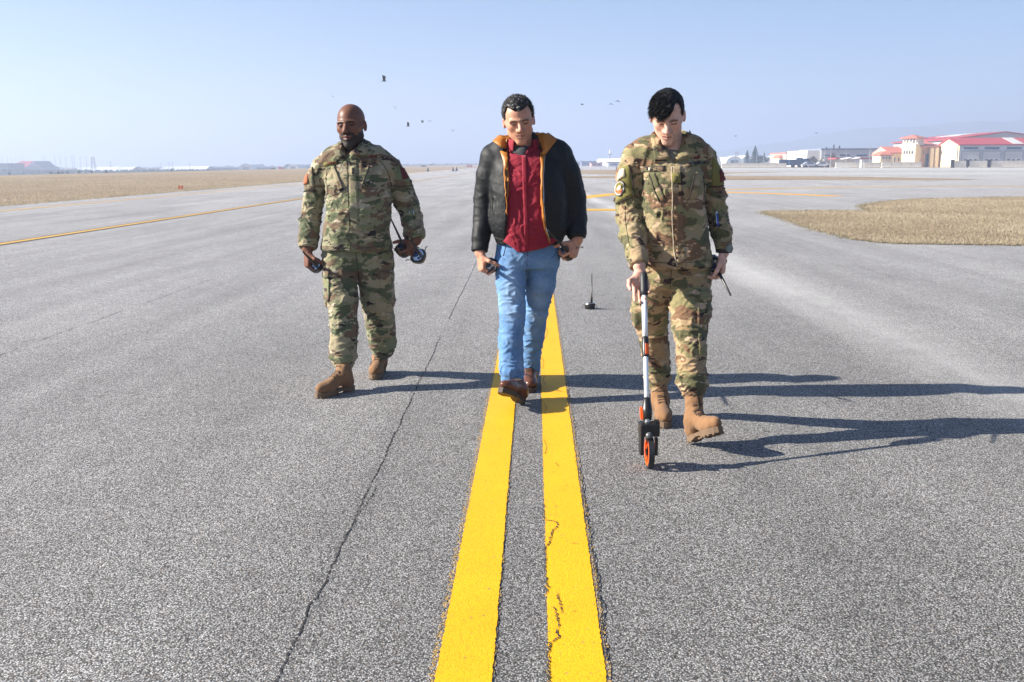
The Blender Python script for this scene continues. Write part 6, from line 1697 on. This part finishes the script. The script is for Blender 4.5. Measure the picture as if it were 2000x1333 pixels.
for q in ([(1237,565),(1256,575),(1257,640),(1240,640)], [(1362,570),(1386,568),(1384,630),(1362,634)]):
    cp = decal('cargo_pocket', q, bvR, YR_, .009, M_CAMO_R, tR, 5, 7)
    decal('pocket_flap', [q[0], q[1], tuple(np.array(q[1])*.68+np.array(q[2])*.32), tuple(np.array(q[0])*.68+np.array(q[3])*.32)], bvR, YR_, .014, M_CAMO_R, cp, 5, 3)
decal('calf_pocket', [(1363,652),(1377,650),(1377,700),(1366,702)], bvR, YR_-.1, .006, M_CAMO_R, tR, 3, 5)
seam('fly_seam', [(1311,524),(1310,545),(1309,565)], bvR, YR_-.1, .0018, .001, M_DKTH, tR, 12)
for q in ([(1262,303),(1254,330),(1255,360),(1259,395)], [(1358,303),(1370,330),(1376,360),(1375,390)]): seam('armhole_seam', q, bvR, YR_, .0020, .0005, M_DKTH, jR, 16)
# hair
def planeR(q):
    x, y, z = q[:,0], q[:,1], q[:,2]; ax = np.abs(x)
    hl = .062+.55*np.clip(x+.01,-.05,.06)
    front = (z-hl)-.2*np.clip(y-.06,0,.1)
    side = -(y-.030); low = z-(-.004-.35*np.clip(-y,0,.1))
    return np.maximum(front, np.minimum(side, low))*.8
hR, VhR, NhR = hair_cap(headR, (-.001,-.012,.041), (.0805,.101,.0875), planeR, M_HAIRB, bodyR[0], .0012,
    lambda q: rcone(q, (.012,.072,.078), (-.030,.088,.052), .018, .009), 14)
strands('hair_locks', headR, VhR, NhR, np.ones(len(VhR),bool), 9000, .026, .0009, M_HAIRB, hR, lambda q: np.c_[-.6+0*q[:,0], .70+0*q[:,1], -.30+0*q[:,2]], .16, 5, .08, .10)
qR = headR.loc(VhR); fr_ = (qR[:,1] > .07) & (qR[:,2] < .09) & (qR[:,0] < .02)
strands('fringe', headR, VhR, NhR, fr_, 420, .030, .0018, M_HAIRB, hR, lambda q: np.c_[-.6+0*q[:,0], .25+0*q[:,1], -1.0+0*q[:,2]], .15, 6, .1)
# wristwatch
wc = np.array(P(1414,489,YR_-.05)); ring_ = MB().tube([wc+np.array([0,0,.006]), wc-np.array([0,0,.012])], .041, 20)
wt = ring_.build('wristwatch', M_DKTH, rootR, True)
wd = np.array(P(1423,486,YR_-.085)); MB().tube([wd+np.array([-.002,.006,0]), wd+np.array([.006,-.010,0])], .019, 18).build('watch_face', plain('watch_glass',(.16,.19,.17),.15), wt)
# ================================================================ things in hand and on the ground
M_DBLK = plain('device_black', (.012,.012,.013), .35); M_DFACE = plain('device_face_chrome', (.55,.60,.66), .16, .85, .25, 40); M_DBLUE = plain('device_blue_glass', (.03,.06,.14), .12)
M_ORANGE = plain('wheel_orange', (.85,.11,.008), .4); M_ALU = plain('brushed_aluminium', (.82,.83,.85), .32, .35, .04); M_RUB = plain('grip_rubber', (.016,.017,.02), .55, bump=.002)
def basis(n, hint):
    n = np.asarray(n, float); n /= np.linalg.norm(n); h = np.asarray(hint, float); u = h-n*(h@n); u /= np.linalg.norm(u); return u, np.cross(n, u), n
def device(pos, nrm, hint, label, s=1.15, strap=True):
    """black puck with bright face, knobs, whip antenna and cord loops; pos = centre of the face"""
    u, v, n = basis(nrm, hint); pos = np.asarray(pos, float)
    def w(a, b, c): return pos+s*(u*a+v*b+n*c)
    t = empty('handheld_device', pos, label, 'device', 'handheld devices with whip antennas')
    R = [(.030,-.052),(.039,-.048),(.042,-.030),(.042,-.010),(.038,-.001)]; N = 16; vs = []; fs = []
    for (r, h) in R:
        for k in range(N):
            a = 6.283*(k+.5)/N; rr = r*(1.0+.05*math.cos(4*a)); vs.append(w(rr*1.08*math.cos(a), rr*.95*math.sin(a), h))
    for i in range(len(R)-1):
        for k in range(N): fs.append((i*N+k, i*N+(k+1)%N, (i+1)*N+(k+1)%N, (i+1)*N+k))
    fs += [tuple(range(N))[::-1], tuple((len(R)-1)*N+k for k in range(N))]
    b = mesh_obj('casing', vs, fs, M_DBLK, t)
    f = MB().tube([w(0,0,-.002),w(0,0,.003)], .034*s, 20).build('face', M_DFACE, t)
    MB().tube([w(-.008,.008,.003),w(-.008,.008,.0045)], .016*s, 16).build('screen', M_DBLUE, f)
    for (a, c, r, h) in ((.020,.014,.006,.012),(-.004,-.022,.007,.010),(-.022,-.008,.005,.009)): MB().tube([w(a,c,.003),w(a,c,h)], [r*s,r*.8*s], 10).build('knob', M_METAL if r < .0065 else M_DBLK, f)
    MB().tube([w(.014,-.012,.003),w(.014,-.012,.055),w(.014,-.012,.060),w(.014,-.012,.26)], [.0105*s,.0095*s,.0070*s,.0036*s], 9).build('antenna', M_DBLK, t, True)
    for q in (-1, 1):
        cc = [w(q*.044,.0,-.020), w(q*.054,.008,-.012), w(q*.060,.018,-.022), w(q*.056,.026,-.040), w(q*.066,.034,-.060 if strap else -.046)]
        MB().tube(cc, .0022*s, 6).build('cord', M_DBLK, t, True); MB().tube([cc[-1], cc[-1]+(cc[-1]-cc[-2])*.35], .0036*s, 6).build('cord_end', M_DBLK, t)
    return t
def in_hand(fr, s=1.0, t=.028, d=.080, n=.038):
    w_, D, T, N = fr; return w_+s*(D*d+N*n+T*t), T
p, T = in_hand(fl1, 1.0, .030, .082, .036); device(p, (-.06,-.92,.38), (1,0,0), 'black device in the bald man\'s hand on the left, antenna up to the left')
p, T = in_hand(fl2, 1.0, .034, .080, .040); device(p, (-.18,-.72,.67), (1,0,0), 'black device with long antenna held across the bald man\'s jacket')
p2 = p+np.array([.088,.035,-.052]); device(p2, (-.10,-.90,.40), (.8,0,.6), 'second black device hanging outermost below the bald man\'s sleeve cuff')
p, T = in_hand(fm1, 1.0, .026, .075, .042); device(p, (-.06,-1.0,.01), (1,0,0), 'black device in the leather-jacketed man\'s hand beside his jeans')
p, T = in_hand(fm2, 1.0, .030, .085, .036); device(p, (-.40,-.78,.48), (1,0,0), 'black device in the leather-jacketed man\'s ringed hand, antenna up across jacket')
dR = np.array([.06,-.94,-.32]); hw_, hD, hT, hN = fr2
device(hw_+hD*.075+hN*.040+np.array([0,.01,.0]), dR, (1,0,0), 'black device in the dark-haired man\'s hand, antenna pointing down')
g = G(1152,604); device(g+np.array([0,0,.0575]), (0,0,1), (1,0,0), 'black device standing alone on the asphalt, antenna upright', 1.1, False)
# ring
hw_, hD, hT, hN = fm2
rb_ = hw_+1.08*(hT*-.011+hD*.089+hN*-.002); rv_ = hD*math.cos(math.radians(58))+hN*math.sin(math.radians(58)); MB().tube([rb_+rv_*.017, rb_+rv_*.023], .0122, 14).build('ring', M_METAL, bodyM[0], True)
# pen in the right-hand man's sleeve
l0, n0 = lay(bvR, 1402.5, 436, YR_); l1, n1 = lay(bvR, 1401, 421, YR_)
pd = (l1-l0)/np.linalg.norm(l1-l0); pn = empty('pen', l0+n0*.008, 'blue pen clipped in the camouflaged sleeve pocket', 'pen')
MB().tube([l0+n0*.008-pd*.02, l0+n0*.008+pd*.045], .0045, 8).build('barrel', plain('pen_blue',(.02,.08,.42),.3), pn, True)
MB().tube([l0+n0*.008+pd*.045, l0+n0*.008+pd*.055], [.0045,.003], 8).build('cap', plain('pen_white',(.8,.8,.8),.3), pn)
MB().tube([l0+n0*.014+pd*.048-np.array([.004,0,0]), l0+n0*.014-pd*.012-np.array([.004,0,0])], .002, 6).build('clip', M_METAL, pn)
# measuring wheel
c = WHEEL+np.array([0,0,.0742]); mw = empty('measuring_wheel', WHEEL, 'measuring wheel with aluminium pole, black grip and orange rim on the asphalt', 'measuring wheel')
yw = math.radians(3); ax = np.array([math.cos(yw), math.sin(yw), 0]); fy = np.array([-math.sin(yw), math.cos(yw), 0]); uz = np.array([0,0,1.0])
def ringmesh(r0, r1, x0, x1, n=40):
    v = []; f = []
    for k in range(n):
        a = 6.283*k/n; d = fy*math.cos(a)+uz*math.sin(a)
        v += [c+d*r0+ax*x0, c+d*r1+ax*x0, c+d*r1+ax*x1, c+d*r0+ax*x1]
    for k in range(n):
        q = (k+1) % n
        for j in range(4): f.append((k*4+j, k*4+(j+1)%4, q*4+(j+1)%4, q*4+j))
    return v, f
v, f = ringmesh(.062,.0735,-.012,.012); ty = fix_normals(mesh_obj('tyre', v, f, M_RUB, mw, False))
v, f = ringmesh(.050,.0625,-.0135,.0135); rim = fix_normals(mesh_obj('rim', v, f, M_ORANGE, mw, False))
for k in range(5):
    a = 6.283*k/5+.3; d = fy*math.cos(a)+uz*math.sin(a); e = np.cross(ax, d)
    MB().obox(c+d*.032, (d, e, ax), (.021,.010,.010)).build('spoke', M_ORANGE, rim)
MB().tube([c-ax*.016, c+ax*.022], .016, 14).build('hub', M_DBLK, mw)
PX = pxm(c)
def ofs(px, py, dy=0.0): return P(px, py, c[1]+dy)
hb_ = MB(); hb_.obox(ofs(1267.5,838,-.0), (ax,fy,uz), (.045,.035,.030)); housing = hb_.build('housing', M_DBLK, mw)
md = housing.modifiers.new('b','BEVEL'); md.width = .007; md.segments = 3
sd = MB().obox(ofs(1252.8,856,.0), (ax,fy,uz), (.0085,.030,.075)).build('side_plate', M_DBLK, mw); md = sd.modifiers.new('b','BEVEL'); md.width = .004; md.segments = 2
MB().obox(ofs(1281.5,872,.0), (ax,fy,uz), (.006,.014,.040)).build('bracket', M_DBLK, mw)
MB().tube([ofs(1268,852,-.062), ofs(1268,851,-.03), ofs(1268,850,.0)], [.015,.017,.017], 12).build('fender', plain('fender_grey',(.08,.085,.09),.4), mw, True)
MB().obox(ofs(1283,826,-.0), (ax,fy,uz), (.010,.02,.010)).build('counter_catch', M_DBLK, mw)
A = GRIPTOP; Bt = np.array(ofs(1264.5,826,.0)); axis = Bt-A
def at_py(py):            # point on the pole at a photo row
    lo_, hi_ = 0.0, 1.0
    for _ in range(30):
        m = (lo_+hi_)/2
        if proj(A+axis*m)[1] < py: lo_ = m
        else: hi_ = m
    return A+axis*(lo_+hi_)/2
MB().tube([at_py(600), at_py(826)], .0115, 18).build('pole', M_ALU, mw, True)
gp = [at_py(y_) for y_ in (530.5,532,536,545,556,568,578)]
MB().tube([A-axis*.004]+gp[1:], [.004,.012,.0175,.0190,.0180,.0185,.0180], 18).build('grip', M_RUB, mw, True)
MB().tube([at_py(577), at_py(661)], .0135, 18).build('upper_tube', M_ALU, mw, True)
cl = MB().tube([at_py(659), at_py(661), at_py(696), at_py(698)], [.0145,.0165,.0170,.0150], 16).build('collar', M_DBLK, mw, True)
qd = axis/np.linalg.norm(axis); bf = np.array([.25,-.95,0]); bf -= qd*(bf@qd); bf /= np.linalg.norm(bf); bl = np.cross(qd, bf)
MB().obox(at_py(684)+bf*.0145, (bl,bf,qd), (.0075,.005,.026)).build('button', M_ORANGE, cl)
nk = MB().tube([at_py(778), at_py(783), at_py(800), at_py(820)], [.0150,.0185,.0240,.0200], 16).build('neck', M_DBLK, mw, True)
MB().obox(at_py(807)-ax*.026, (ax,fy,qd), (.006,.010,.028)).build('latch', M_ORANGE, nk)
